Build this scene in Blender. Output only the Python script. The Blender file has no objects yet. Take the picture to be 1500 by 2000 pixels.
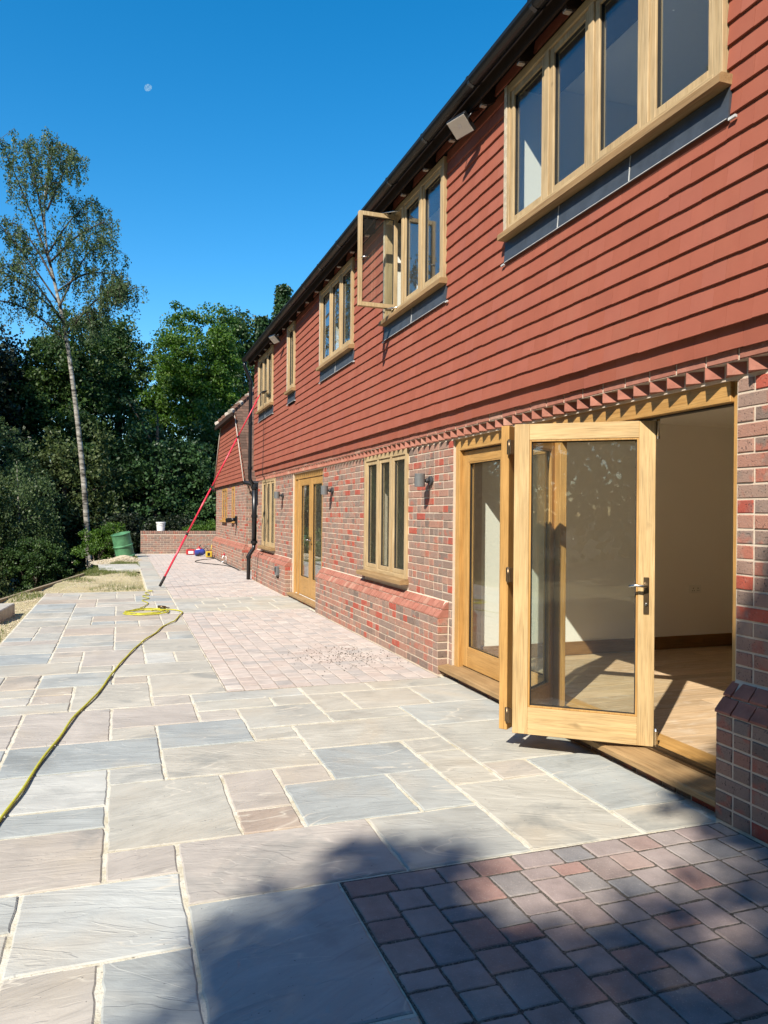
import bpy, math, random
import numpy as np
from mathutils import Vector, Matrix

random.seed(7)
rng = np.random.default_rng(7)
scene = bpy.context.scene
COL = scene.collection
R = math.radians

# ------------------------------------------------------------------ camera
CAM_H = 1.5
AX = np.array([[0.944065418, -0.00922744, 0.329629097],
               [-0.329637487, 0.00064007, 0.944107365],
               [0.00892268, 0.99995722, 0.00243744]])   # world axes seen from the camera (right, up, forward)
FPX = 1475.0
cd = bpy.data.cameras.new("camera")
cam = bpy.data.objects.new("camera", cd)
COL.objects.link(cam)
cd.sensor_fit = 'VERTICAL'
cd.sensor_height = 36.0
cd.lens = 36.0 * FPX / 2000.0
cd.clip_start = 0.05
cd.clip_end = 9000
m = Matrix.Identity(4)
for r in range(3):
    m[r][0] = AX[r][0]
    m[r][1] = AX[r][1]
    m[r][2] = -AX[r][2]
m[2][3] = CAM_H
cam.matrix_world = m
scene.camera = cam

# ------------------------------------------------------------------ light
SUN = Vector((1.0, 0.95, -1.25)).normalized()
SUN_EL = math.asin(-SUN.z)
SUN_AZ = math.atan2(-SUN.x, -SUN.y)       # clockwise from +Y
world = bpy.data.worlds.new("World")
scene.world = world
world.use_nodes = True
wn = world.node_tree
bg = wn.nodes["Background"]
sky = wn.nodes.new("ShaderNodeTexSky")
sky.sky_type = 'NISHITA'
sky.sun_disc = False
sky.sun_elevation = SUN_EL
sky.sun_rotation = SUN_AZ
sky.altitude = 100
sky.air_density = 1.0
sky.dust_density = 0.25
sky.ozone_density = 2.5
hs = wn.nodes.new("ShaderNodeHueSaturation")
hs.inputs['Saturation'].default_value = 1.42
hs.inputs['Hue'].default_value = 0.493
wn.links.new(sky.outputs[0], hs.inputs['Color'])
wn.links.new(hs.outputs[0], bg.inputs[0])
bg.inputs[1].default_value = 0.12
sd = bpy.data.lights.new("sun", 'SUN')
sd.energy = 4.5
sd.angle = R(0.55)
sd.color = (1.0, 0.93, 0.82)
sun = bpy.data.objects.new("sun", sd)
COL.objects.link(sun)
sun.rotation_euler = SUN.to_track_quat('-Z', 'Y').to_euler()
sun.location = (-30, -28, 40)
scene.view_settings.view_transform = 'Standard'
scene.view_settings.look = 'None'
scene.view_settings.exposure = 0.85
scene.view_settings.gamma = 1.0
scene.view_settings.use_curve_mapping = False
scene.render.engine = 'CYCLES'
scene.cycles.max_bounces = 14
scene.cycles.diffuse_bounces = 10
scene.cycles.glossy_bounces = 4
scene.cycles.transparent_max_bounces = 16
scene.cycles.caustics_reflective = False
scene.cycles.caustics_refractive = False

# ------------------------------------------------------------------ materials
MATS = {}


class NT:
    def __init__(s, name):
        s.m = bpy.data.materials.new(name)
        s.m.use_nodes = True
        s.t = s.m.node_tree
        s.t.nodes.clear()
        s.out = s.n("ShaderNodeOutputMaterial")
        MATS[name] = s.m

    def n(s, typ, **kw):
        nd = s.t.nodes.new(typ)
        for k, v in kw.items():
            setattr(nd, k, v)
        return nd

    def l(s, a, b):
        s.t.links.new(a, b)

    def put(s, sock, v):
        if isinstance(v, bpy.types.NodeSocket):
            s.l(v, sock)
        elif isinstance(v, (tuple, list)) and len(v) == 3 and sock.type == 'RGBA':
            sock.default_value = (*v, 1)
        else:
            sock.default_value = v

    def math(s, op, a, b=0.0, c=0.0, clamp=False):
        nd = s.n("ShaderNodeMath", operation=op)
        nd.use_clamp = clamp
        s.put(nd.inputs[0], a)
        s.put(nd.inputs[1], b)
        if op in ('MULTIPLY_ADD', 'SMOOTH_MIN'):
            s.put(nd.inputs[2], c)
        return nd.outputs[0]

    def mix(s, f, a, b, mode='MIX'):
        nd = s.n("ShaderNodeMix", data_type='RGBA', blend_type=mode)
        s.put(nd.inputs[0], f)
        s.put(nd.inputs[6], a)
        s.put(nd.inputs[7], b)
        return nd.outputs[2]

    def ramp(s, f, stops, mode='LINEAR'):
        nd = s.n("ShaderNodeValToRGB")
        cr = nd.color_ramp
        cr.interpolation = mode
        while len(cr.elements) > 1:
            cr.elements.remove(cr.elements[-1])
        for i, (p, c) in enumerate(stops):
            e = cr.elements[0] if i == 0 else cr.elements.new(p)
            e.position = p
            if not isinstance(c, (tuple, list)):
                c = (c, c, c)
            e.color = (*c, 1)
        s.put(nd.inputs[0], f)
        return nd.outputs[0]

    def tint(s):
        nd = s.n("ShaderNodeAttribute", attribute_type='GEOMETRY', attribute_name="tint")
        return nd.outputs['Fac']

    def pos(s, scale=(1, 1, 1), tint=None, amt=17.0):
        g = s.n("ShaderNodeNewGeometry").outputs['Position']
        if getattr(s, 'rot', 0.0):
            m0 = s.n("ShaderNodeMapping")
            m0.inputs['Rotation'].default_value = (0, 0, s.rot)
            s.l(g, m0.inputs['Vector'])
            g = m0.outputs[0]
        if tint is not None:
            cb = s.n("ShaderNodeCombineXYZ")
            k = s.math('MULTIPLY', tint, amt)
            k2 = s.math('MULTIPLY', tint, amt * 2.3)
            s.l(k, cb.inputs[0])
            s.l(k2, cb.inputs[1])
            s.l(k, cb.inputs[2])
            va = s.n("ShaderNodeVectorMath", operation='ADD')
            s.l(g, va.inputs[0])
            s.l(cb.outputs[0], va.inputs[1])
            g = va.outputs[0]
        mp = s.n("ShaderNodeMapping")
        mp.inputs['Scale'].default_value = scale
        s.l(g, mp.inputs['Vector'])
        return mp.outputs[0]

    def noise(s, vec, scale, detail=4.0, rough=0.55, dist=0.0, out=0):
        nd = s.n("ShaderNodeTexNoise")
        s.l(vec, nd.inputs['Vector'])
        nd.inputs['Scale'].default_value = scale
        nd.inputs['Detail'].default_value = detail
        nd.inputs['Roughness'].default_value = rough
        nd.inputs['Distortion'].default_value = dist
        return nd.outputs[out]

    def bump(s, h, strength=0.3, dist=0.005, prev=None):
        nd = s.n("ShaderNodeBump")
        nd.inputs['Strength'].default_value = strength
        nd.inputs['Distance'].default_value = dist
        s.l(h, nd.inputs['Height'])
        if prev is not None:
            s.l(prev, nd.inputs['Normal'])
        return nd.outputs[0]

    def bsdf(s, color, rough=0.8, spec=0.3, metal=0.0, normal=None, **kw):
        b = s.n("ShaderNodeBsdfPrincipled")
        s.put(b.inputs['Base Color'], color)
        s.put(b.inputs['Roughness'], rough)
        s.put(b.inputs['Specular IOR Level'], spec)
        s.put(b.inputs['Metallic'], metal)
        if normal is not None:
            s.l(normal, b.inputs['Normal'])
        s.l(b.outputs[0], s.out.inputs[0])
        return b


def simple(name, color, rough=0.7, spec=0.3, metal=0.0, var=0.12, nscale=20.0, bump=0.0, bscale=200.0):
    k = NT(name)
    p = k.pos()
    n = k.noise(p, nscale, 4)
    f = k.ramp(n, [(0.3, 1 - var), (0.7, 1 + var * 0.6)])
    c = k.mix(1.0, color, f, 'MULTIPLY')
    nm = None
    if bump:
        nm = k.bump(k.noise(p, bscale, 3), bump, 0.002)
    k.bsdf(c, rough, spec, metal, nm)
    return k.m


# brick
k = NT("brick")
t = k.tint()
p = k.pos((1, 1, 1), t)
base = k.ramp(t, [(0.0, (0.19, 0.140, 0.115)), (0.2, (0.30, 0.205, 0.160)), (0.4, (0.33, 0.205, 0.155)),
                  (0.55, (0.24, 0.185, 0.155)), (0.7, (0.37, 0.215, 0.16)), (0.86, (0.35, 0.175, 0.125)),
                  (0.90, (0.42, 0.10, 0.065)), (1.0, (0.36, 0.085, 0.06))])
pn = k.noise(p, 7.0, 2, 0.5)
red = k.ramp(pn, [(0.57, 0.0), (0.64, 0.75)])
col = k.mix(red, base, (0.40, 0.14, 0.095))
grey = k.ramp(k.noise(p, 9.0, 3, 0.6, 0, 0), [(0.28, 0.6), (0.42, 0.0)])
col = k.mix(grey, col, (0.165, 0.14, 0.12))
sp = k.ramp(k.noise(p, 95.0, 2, 0.5), [(0.60, 0.0), (0.67, 0.85)])
sp2 = k.ramp(k.noise(p, 22.0, 2, 0.5), [(0.45, 0.0), (0.6, 1.0)])
col = k.mix(k.math('MULTIPLY', sp, sp2), col, (0.045, 0.04, 0.04))
sm = k.ramp(k.noise(p, 34.0, 5, 0.7), [(0.55, 0.0), (0.8, 0.5)])
col = k.mix(sm, col, (0.42, 0.33, 0.265))
h = k.math('SUBTRACT', k.noise(p, 160.0, 3, 0.6), k.math('MULTIPLY', sp, 0.8))
k.bsdf(col, 0.9, 0.15, 0, k.bump(h, 0.8, 0.004))

# red splay / dogtooth brick
k = NT("red_brick")
t = k.tint()
p = k.pos((1, 1, 1), t)
base = k.ramp(t, [(0.0, (0.32, 0.13, 0.09)), (0.5, (0.37, 0.16, 0.115)), (0.85, (0.35, 0.135, 0.095)), (1.0, (0.42, 0.24, 0.175))])
f = k.ramp(k.noise(p, 16, 5, 0.6), [(0.3, 0.78), (0.7, 1.12)])
col = k.mix(1.0, base, f, 'MULTIPLY')
sm = k.ramp(k.noise(p, 30.0, 5, 0.7), [(0.6, 0.0), (0.8, 0.35)])
col = k.mix(sm, col, (0.6, 0.45, 0.38))
k.bsdf(col, 0.88, 0.2, 0, k.bump(k.noise(p, 170, 3), 0.35, 0.002))

# mortar
k = NT("mortar")
p = k.pos()
c = k.mix(k.noise(p, 30, 5), (0.50, 0.41, 0.32), (0.70, 0.59, 0.46))
k.bsdf(c, 0.95, 0.1, 0, k.bump(k.noise(p, 220, 4), 0.6, 0.004))

# slab pointing
k = NT("pointing")
p = k.pos()
c = k.ramp(k.noise(p, 5, 7, 0.72), [(0.25, (0.33, 0.28, 0.17)), (0.42, (0.54, 0.49, 0.37)), (0.55, (0.64, 0.60, 0.50)), (0.8, (0.55, 0.51, 0.42))])
c = k.mix(k.ramp(k.noise(p, 48, 4, 0.7), [(0.60, 0.0), (0.70, 0.8)]), c, (0.16, 0.13, 0.09))
k.bsdf(c, 0.95, 0.1, 0, k.bump(k.noise(p, 90, 5, 0.65), 0.8, 0.006))

# joint sand between block pavers
k = NT("joint_sand")
p = k.pos()
c = k.ramp(k.noise(p, 160, 4, 0.7), [(0.35, (0.05, 0.042, 0.036)), (0.58, (0.17, 0.145, 0.12)), (0.72, (0.42, 0.38, 0.31))])
k.bsdf(c, 0.95, 0.1, 0, k.bump(k.noise(p, 200, 3), 1.0, 0.006))

k = NT("pale_joint_sand")
p = k.pos()
c = k.ramp(k.noise(p, 60, 4, 0.7), [(0.35, (0.22, 0.185, 0.155)), (0.6, (0.40, 0.35, 0.30)), (0.75, (0.52, 0.47, 0.40))])
k.bsdf(c, 0.95, 0.1, 0, k.bump(k.noise(p, 200, 3), 1.0, 0.006))

# clay wall tile
k = NT("clay_tile")
t = k.tint()
p = k.pos((1, 1, 1), t)
base = k.ramp(t, [(0.0, (0.288, 0.086, 0.053)), (0.3, (0.31, 0.094, 0.058)), (0.6, (0.298, 0.088, 0.053)),
                  (0.85, (0.32, 0.10, 0.064)), (1.0, (0.292, 0.09, 0.060))])
f = k.ramp(k.noise(k.pos((1, 1, 1), t, 3.0), 5, 5, 0.6), [(0.25, 0.92), (0.75, 1.06)])
col = k.mix(1.0, base, f, 'MULTIPLY')
pg = k.pos((1, 1, 0.5))
wf = k.ramp(k.noise(pg, 2.6, 5, 0.6), [(0.5, 0.0), (0.8, 0.25)])
col = k.mix(wf, col, (0.37, 0.165, 0.105))
sc = k.ramp(k.noise(k.pos((1, 1, 1), t, 5.0), 75, 4, 0.7), [(0.74, 0.0), (0.80, 0.4)])
col = k.mix(sc, col, (0.42, 0.24, 0.18))
k.bsdf(col, 0.82, 0.25, 0, k.bump(k.noise(p, 260, 3), 0.35, 0.0015))

# brown roof tile
k = NT("roof_tile")
t = k.tint()
p = k.pos((1, 1, 1), t)
base = k.ramp(t, [(0.0, (0.085, 0.052, 0.038)), (0.5, (0.13, 0.078, 0.055)), (1.0, (0.16, 0.088, 0.062))])
col = k.mix(1.0, base, k.ramp(k.noise(p, 14, 5), [(0.3, 0.8), (0.7, 1.2)]), 'MULTIPLY')
k.bsdf(col, 0.9, 0.2, 0, k.bump(k.noise(p, 100, 3), 0.4, 0.003))
simple("pale_mortar_trim", (0.46, 0.40, 0.33), 0.9, 0.1, var=0.2, nscale=12, bump=0.4, bscale=60)


def wood(name, c0, c1, rough, along, coat=0.0, rot=0.0):
    k = NT(name)
    k.rot = rot
    t = k.tint()
    sc = [26.0, 26.0, 26.0]
    sc[along] = 1.6
    p = k.pos(tuple(sc), t)
    g = k.noise(p, 1.0, 6, 0.62, 1.2)
    sc2 = [190.0, 190.0, 190.0]
    sc2[along] = 5.0
    fine = k.noise(k.pos(tuple(sc2), t), 1.0, 3, 0.6)
    col = k.mix(k.ramp(g, [(0.28, 0.0), (0.72, 1.0)]), c0, c1)
    col = k.mix(k.ramp(fine, [(0.32, 0.55), (0.52, 0.0)]), col, tuple(v * 0.5 for v in c0))
    kn = k.ramp(k.noise(k.pos((9, 9, 9), t), 1.0, 1, 0.4), [(0.76, 0.0), (0.82, 0.5)])
    col = k.mix(kn, col, tuple(v * 0.45 for v in c0))
    pt = k.ramp(k.noise(k.pos((1, 1, 1), t), 2.3, 3), [(0.35, 0.86), (0.7, 1.1)])
    col = k.mix(1.0, col, pt, 'MULTIPLY')
    b = k.bsdf(col, rough, 0.35, 0, k.bump(fine, 0.25, 0.001))
    b.inputs['Coat Weight'].default_value = coat
    b.inputs['Coat Roughness'].default_value = 0.3
    return k.m


OAK1, OAK2 = (0.41, 0.215, 0.06), (0.54, 0.315, 0.105)
wood("oak_upright", OAK1, OAK2, 0.5, 2, 0.15)
wood("oak_along", OAK1, OAK2, 0.5, 1, 0.15)
wood("oak_across", (0.44, 0.285, 0.12), (0.60, 0.43, 0.215), 0.55, 0, 0.1, rot=R(38))
wood("pale_oak_upright", (0.44, 0.285, 0.12), (0.60, 0.43, 0.215), 0.55, 2, 0.1)
RAW1, RAW2 = (0.40, 0.275, 0.135), (0.55, 0.415, 0.235)
wood("raw_oak_upright", RAW1, RAW2, 0.7, 2)
wood("raw_oak_along", RAW1, RAW2, 0.7, 1)
wood("oak_sill", (0.26, 0.155, 0.065), (0.38, 0.25, 0.12), 0.65, 1)
wood("skirting_oak", (0.20, 0.10, 0.035), (0.30, 0.16, 0.06), 0.4, 0, 0.1)
# floorboards
k = NT("floorboard")
t = k.tint()
p = k.pos((2.2, 34.0, 34.0), t)
col = k.mix(k.ramp(k.noise(p, 1.0, 7, 0.68, 1.6), [(0.3, 0.0), (0.7, 1.0)]), (0.36, 0.235, 0.125), (0.62, 0.46, 0.29))
col = k.mix(1.0, col, k.ramp(t, [(0.0, 0.82), (1.0, 1.12)]), 'MULTIPLY')
pd = k.ramp(k.noise(k.pos((2.0, 5, 1)), 1.8, 7, 0.75, 0.8), [(0.52, 0.0), (0.72, 0.6)])
col = k.mix(pd, col, (0.66, 0.58, 0.47))
k.bsdf(col, 0.5, 0.4, 0, k.bump(k.noise(p, 1.0, 4), 0.2, 0.001))

# sandstone slab
k = NT("sandstone")
t = k.tint()
base = k.ramp(t, [(0.0, (0.325, 0.345, 0.335)), (0.16, (0.36, 0.375, 0.355)), (0.3, (0.405, 0.40, 0.36)), (0.42, (0.42, 0.405, 0.35)),
                  (0.6, (0.44, 0.41, 0.345)), (0.74, (0.42, 0.38, 0.335)), (0.82, (0.415, 0.365, 0.30)),
                  (0.9, (0.395, 0.31, 0.245)), (0.95, (0.50, 0.48, 0.425)), (1.0, (0.44, 0.455, 0.43))])
p = k.pos((1, 1, 1), t)
vr = k.n("ShaderNodeVectorRotate", rotation_type='Z_AXIS')
k.l(k.pos((1, 1, 1), t), vr.inputs['Vector'])
k.l(k.math('MULTIPLY', k.math('SINE', k.math('MULTIPLY', t, 97.0)), 0.45), vr.inputs['Angle'])
mp_ = k.n("ShaderNodeMapping")
mp_.inputs['Scale'].default_value = (1.3, 5.2, 1)
k.l(vr.outputs[0], mp_.inputs['Vector'])
pst = mp_.outputs[0]
big = k.noise(p, 2.2, 5, 0.6, 0.8)
col = k.mix(1.0, base, k.ramp(big, [(0.3, 0.88), (0.7, 1.1)]), 'MULTIPLY')
st = k.noise(pst, 1.6, 7, 0.65, 1.4)
col = k.mix(1.0, col, k.ramp(st, [(0.30, 0.82), (0.44, 0.97), (0.56, 1.02), (0.70, 1.13)]), 'MULTIPLY')
warm = k.ramp(k.noise(p, 1.3, 3, 0.5, 0.5, 0), [(0.52, 0.0), (0.72, 0.55)])
col = k.mix(warm, col, (0.47, 0.40, 0.30))
dk = k.ramp(k.noise(k.pos((1, 1, 1), t, 31.0), 1.5, 5, 0.62, 0.7), [(0.30, 0.6), (0.42, 0.0)])
col = k.mix(dk, col, (0.20, 0.21, 0.20))
# hairline bedding seams and cement smears
se = k.math('ABSOLUTE', k.math('SUBTRACT', k.noise(k.pos((1.2, 3.4, 1), t, 23.0), 0.8, 3, 0.5, 0.6), 0.52))
se = k.math('MULTIPLY', k.ramp(se, [(0.0, 1.0), (0.006, 0.0)]), k.ramp(k.noise(p, 3.1, 2), [(0.45, 0.0), (0.6, 0.75)]))
col = k.mix(se, col, (0.62, 0.57, 0.47))
smr = k.ramp(k.noise(k.pos((1, 1, 1), t, 9.0), 5.5, 6, 0.72, 1.0), [(0.60, 0.0), (0.74, 0.4)])
col = k.mix(smr, col, (0.56, 0.53, 0.45))
scr = k.ramp(k.noise(pst, 9.0, 6, 0.75, 0.6), [(0.64, 0.0), (0.72, 0.5)])
col = k.mix(scr, col, (0.60, 0.57, 0.50))
pit = k.ramp(k.noise(p, 70, 2, 0.5), [(0.735, 0.0), (0.76, 0.8)])
col = k.mix(pit, col, (0.06, 0.055, 0.05))
cont = k.ramp(k.math('FRACT', k.math('MULTIPLY', k.noise(pst, 0.9, 4, 0.55, 0.8), 7.0)), [(0.0, 0.0), (0.9, 0.2), (1.0, 0.0)])
hh = k.math('ADD', k.math('MULTIPLY', st, 0.8), cont)
nb = k.bump(hh, 0.8, 0.010)
nb = k.bump(k.noise(p, 120, 4, 0.6), 0.3, 0.0015, nb)
rr = k.ramp(big, [(0.3, 0.52), (0.7, 0.75)])
k.bsdf(col, rr, 0.35, 0, nb)

# block paver
k = NT("block_paver")
t = k.tint()
base = k.ramp(t, [(0.0, (0.20, 0.20, 0.205)), (0.2, (0.26, 0.235, 0.22)), (0.4, (0.325, 0.255, 0.235)), (0.58, (0.30, 0.245, 0.225)),
                  (0.74, (0.275, 0.25, 0.235)), (0.84, (0.34, 0.235, 0.20)), (0.93, (0.31, 0.18, 0.15)), (1.0, (0.23, 0.205, 0.19))])
p = k.pos((1, 1, 1), t)
col = k.mix(1.0, base, k.ramp(k.noise(p, 9, 5, 0.6), [(0.3, 0.82), (0.7, 1.18)]), 'MULTIPLY')
col = k.mix(k.ramp(k.noise(p, 170, 3, 0.6), [(0.6, 0.0), (0.72, 0.6)]), col, (0.52, 0.45, 0.40))
wh = k.ramp(k.noise(k.pos(), 1.5, 5, 0.6), [(0.45, 0.0), (0.75, 0.35)])
col = k.mix(wh, col, (0.46, 0.40, 0.36))
nb = k.bump(k.noise(p, 26, 4, 0.6), 0.5, 0.004)
k.bsdf(col, 0.88, 0.2, 0, k.bump(k.noise(p, 190, 4, 0.6), 0.8, 0.003, nb))
# sun-bleached dusty pavers further off carry cement haze
k = NT("dusty_block_paver")
t = k.tint()
base = k.ramp(t, [(0.0, (0.37, 0.34, 0.315)), (0.3, (0.45, 0.395, 0.355)), (0.6, (0.50, 0.43, 0.38)), (0.85, (0.44, 0.365, 0.32)), (1.0, (0.53, 0.475, 0.42))])
p = k.pos((1, 1, 1), t)
col = k.mix(1.0, base, k.ramp(k.noise(p, 8, 5, 0.6), [(0.3, 0.86), (0.7, 1.12)]), 'MULTIPLY')
col = k.mix(k.ramp(k.noise(k.pos(), 1.2, 6, 0.65), [(0.5, 0.0), (0.8, 0.5)]), col, (0.58, 0.51, 0.45))
k.bsdf(col, 0.9, 0.2, 0, k.bump(k.noise(p, 190, 4, 0.6), 0.5, 0.003))

# ground
k = NT("sandy_ground")
p = k.pos()
c = k.ramp(k.noise(p, 1.1, 7, 0.65, 0.5), [(0.25, (0.40, 0.32, 0.17)), (0.5, (0.52, 0.44, 0.26)), (0.75, (0.60, 0.52, 0.35))])
c = k.mix(k.ramp(k.noise(p, 45, 5, 0.7), [(0.55, 0.0), (0.7, 0.6)]), c, (0.20, 0.155, 0.085))
gr = k.ramp(k.noise(p, 0.55, 5, 0.65), [(0.5, 0.0), (0.64, 0.6)])
c = k.mix(gr, c, (0.33, 0.30, 0.14))
k.bsdf(c, 0.95, 0.1, 0, k.bump(k.noise(p, 14, 8, 0.75), 1.0, 0.05))
k = NT("woodland_soil")
p = k.pos()
c = k.mix(k.noise(p, 1.5, 6, 0.6), (0.03, 0.028, 0.018), (0.075, 0.07, 0.035))
k.bsdf(c, 0.95, 0.1, 0, k.bump(k.noise(p, 6, 6), 0.6, 0.1))
simple("gravel_stone", (0.50, 0.43, 0.31), 0.9, 0.15, var=0.4, nscale=9)
simple("concrete", (0.43, 0.40, 0.35), 0.9, 0.15, var=0.2, nscale=10, bump=0.4, bscale=90)
simple("weathered_timber", (0.30, 0.24, 0.16), 0.9, 0.1, var=0.3, nscale=14, bump=0.4, bscale=50)
simple("black_plastic", (0.012, 0.012, 0.013), 0.32, 0.5, var=0.1)
simple("gutter_plastic", (0.012, 0.012, 0.0125), 0.45, 0.4, var=0.2, nscale=3)
simple("pale_timber", (0.50, 0.43, 0.32), 0.9, 0.1, var=0.3, nscale=35, bump=0.5, bscale=80)
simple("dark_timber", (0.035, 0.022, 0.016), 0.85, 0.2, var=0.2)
simple("pale_rafter_tip", (0.40, 0.33, 0.27), 0.85, 0.2, var=0.2)
simple("lead", (0.075, 0.09, 0.11), 0.5, 0.4, 0.35, var=0.22, nscale=9)
simple("lead_edge", (0.55, 0.56, 0.55), 0.6, 0.3, var=0.2)
simple("lamp_grey", (0.16, 0.165, 0.165), 0.45, 0.45, 0.2, var=0.08)
simple("lamp_dark", (0.045, 0.047, 0.05), 0.5, 0.4, var=0.08)
simple("chrome", (0.62, 0.60, 0.56), 0.22, 0.5, 1.0, var=0.08)
simple("bronze", (0.20, 0.135, 0.075), 0.35, 0.5, 0.85, var=0.15)
simple("rubber", (0.02, 0.02, 0.02), 0.7, 0.3, var=0.1)
simple("plaster", (0.88, 0.84, 0.76), 0.85, 0.2, var=0.02, nscale=1.2)
simple("ceiling_white", (0.90, 0.87, 0.80), 0.9, 0.1, var=0.02)
simple("socket_white", (0.78, 0.76, 0.70), 0.4, 0.4, var=0.02)
simple("hose_yellow", (0.46, 0.43, 0.035), 0.45, 0.4, var=0.1)
simple("pole_red", (0.62, 0.03, 0.06), 0.35, 0.5, var=0.08)
simple("drum_green", (0.085, 0.235, 0.115), 0.6, 0.35, var=0.4, nscale=5)
simple("bucket_white", (0.74, 0.74, 0.72), 0.45, 0.4, var=0.06)
simple("tool_red", (0.42, 0.025, 0.03), 0.4, 0.5, var=0.08)
simple("tool_blue", (0.03, 0.05, 0.26), 0.4, 0.5, var=0.08)
simple("tool_yellow", (0.55, 0.38, 0.04), 0.4, 0.5, var=0.08)
simple("white_plastic", (0.75, 0.75, 0.73), 0.4, 0.4, var=0.04)
simple("curtain_blue", (0.16, 0.26, 0.40), 0.8, 0.2, var=0.2, nscale=5)

# floodlight lens, its bright reflection put into a pale base colour
k = NT("flood_lens")
k.bsdf((0.75, 0.73, 0.66), 0.22, 0.6)

# glass
k = NT("glass")
lw = k.n("ShaderNodeLayerWeight")
lw.inputs['Blend'].default_value = 0.5
f5 = k.math('POWER', lw.outputs['Facing'], 4.2)
fr = k.math('MULTIPLY_ADD', f5, 0.90, 0.035)
tr = k.n("ShaderNodeBsdfTransparent")
tr.inputs[0].default_value = (0.94, 0.965, 0.95, 1)
gl = k.n("ShaderNodeBsdfGlossy")
gl.inputs['Roughness'].default_value = 0.0
gl.inputs['Color'].default_value = (0.95, 0.97, 1.0, 1)
wv = k.noise(k.pos(), 1.2, 1)
k.l(k.bump(wv, 0.06, 0.01), gl.inputs['Normal'])
mx = k.n("ShaderNodeMixShader")
k.l(fr, mx.inputs[0])
k.l(tr.outputs[0], mx.inputs[1])
k.l(gl.outputs[0], mx.inputs[2])
# film of dust specks on the pane
df = k.n("ShaderNodeBsdfDiffuse")
df.inputs[0].default_value = (0.7, 0.68, 0.62, 1)
sp = k.ramp(k.noise(k.pos(), 75, 2, 0.5), [(0.765, 0.012), (0.79, 0.6)])
mx2 = k.n("ShaderNodeMixShader")
k.l(sp, mx2.inputs[0])
k.l(mx.outputs[0], mx2.inputs[1])
k.l(df.outputs[0], mx2.inputs[2])
k.l(mx2.outputs[0], k.out.inputs[0])

# moon: sunlit tone and sky blue put into a glowing colour
k = NT("moon")
e = k.n("ShaderNodeEmission")
c = k.ramp(k.noise(k.pos((0.05, 0.05, 0.05)), 3.5, 3), [(0.38, (0.07, 0.25, 0.50)), (0.62, (0.22, 0.42, 0.64))])
k.l(c, e.inputs[0])
e.inputs[1].default_value = 0.72
k.l(e.outputs[0], k.out.inputs[0])


def leafmat(name, cols, trans=0.35, rough=0.5):
    k = NT(name)
    t = k.tint()
    c = k.ramp(t, cols)
    b = k.n("ShaderNodeBsdfPrincipled")
    k.l(c, b.inputs['Base Color'])
    b.inputs['Roughness'].default_value = rough
    b.inputs['Specular IOR Level'].default_value = 0.35
    tl = k.n("ShaderNodeBsdfTranslucent")
    hsn = k.n("ShaderNodeHueSaturation")
    hsn.inputs['Saturation'].default_value = 1.15
    hsn.inputs['Value'].default_value = 1.3
    k.l(c, hsn.inputs['Color'])
    k.l(hsn.outputs[0], tl.inputs[0])
    mxx = k.n("ShaderNodeMixShader")
    mxx.inputs[0].default_value = trans
    k.l(b.outputs[0], mxx.inputs[1])
    k.l(tl.outputs[0], mxx.inputs[2])
    k.l(mxx.outputs[0], k.out.inputs[0])


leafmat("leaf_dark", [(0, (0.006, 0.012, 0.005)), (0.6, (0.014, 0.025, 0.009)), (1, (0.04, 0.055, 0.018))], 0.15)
leafmat("leaf_mid", [(0, (0.020, 0.048, 0.012)), (0.6, (0.052, 0.10, 0.026)), (1, (0.11, 0.165, 0.045))], 0.3)
leafmat("leaf_bright", [(0, (0.030, 0.075, 0.010)), (0.6, (0.075, 0.15, 0.020)), (1, (0.15, 0.24, 0.04))], 0.32)
leafmat("leaf_conifer", [(0, (0.016, 0.040, 0.012)), (0.6, (0.035, 0.078, 0.022)), (1, (0.06, 0.12, 0.035))], 0.15)
leafmat("leaf_birch", [(0, (0.045, 0.075, 0.025)), (0.6, (0.095, 0.145, 0.055)), (1, (0.17, 0.22, 0.10))], 0.4)
leafmat("leaf_olive", [(0, (0.03, 0.052, 0.015)), (0.6, (0.085, 0.12, 0.04)), (1, (0.17, 0.20, 0.085))], 0.35)
leafmat("grass", [(0, (0.07, 0.11, 0.02)), (0.6, (0.13, 0.17, 0.04)), (1, (0.30, 0.27, 0.11))], 0.3)
k = NT("bark")
p = k.pos((8, 8, 2))
c = k.mix(k.noise(p, 1, 6), (0.035, 0.028, 0.022), (0.11, 0.09, 0.07))
k.bsdf(c, 0.95, 0.1, 0, k.bump(k.noise(p, 3, 4), 0.6, 0.02))
k = NT("birch_bark")
p = k.pos((2.0, 2.0, 7))
c = k.ramp(k.noise(p, 1, 6, 0.7), [(0.40, (0.04, 0.036, 0.03)), (0.50, (0.24, 0.22, 0.18)), (0.64, (0.44, 0.41, 0.36))])
k.bsdf(c, 0.85, 0.2, 0, k.bump(k.noise(p, 3, 4), 0.4, 0.01))

# ------------------------------------------------------------------ geometry helpers


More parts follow.
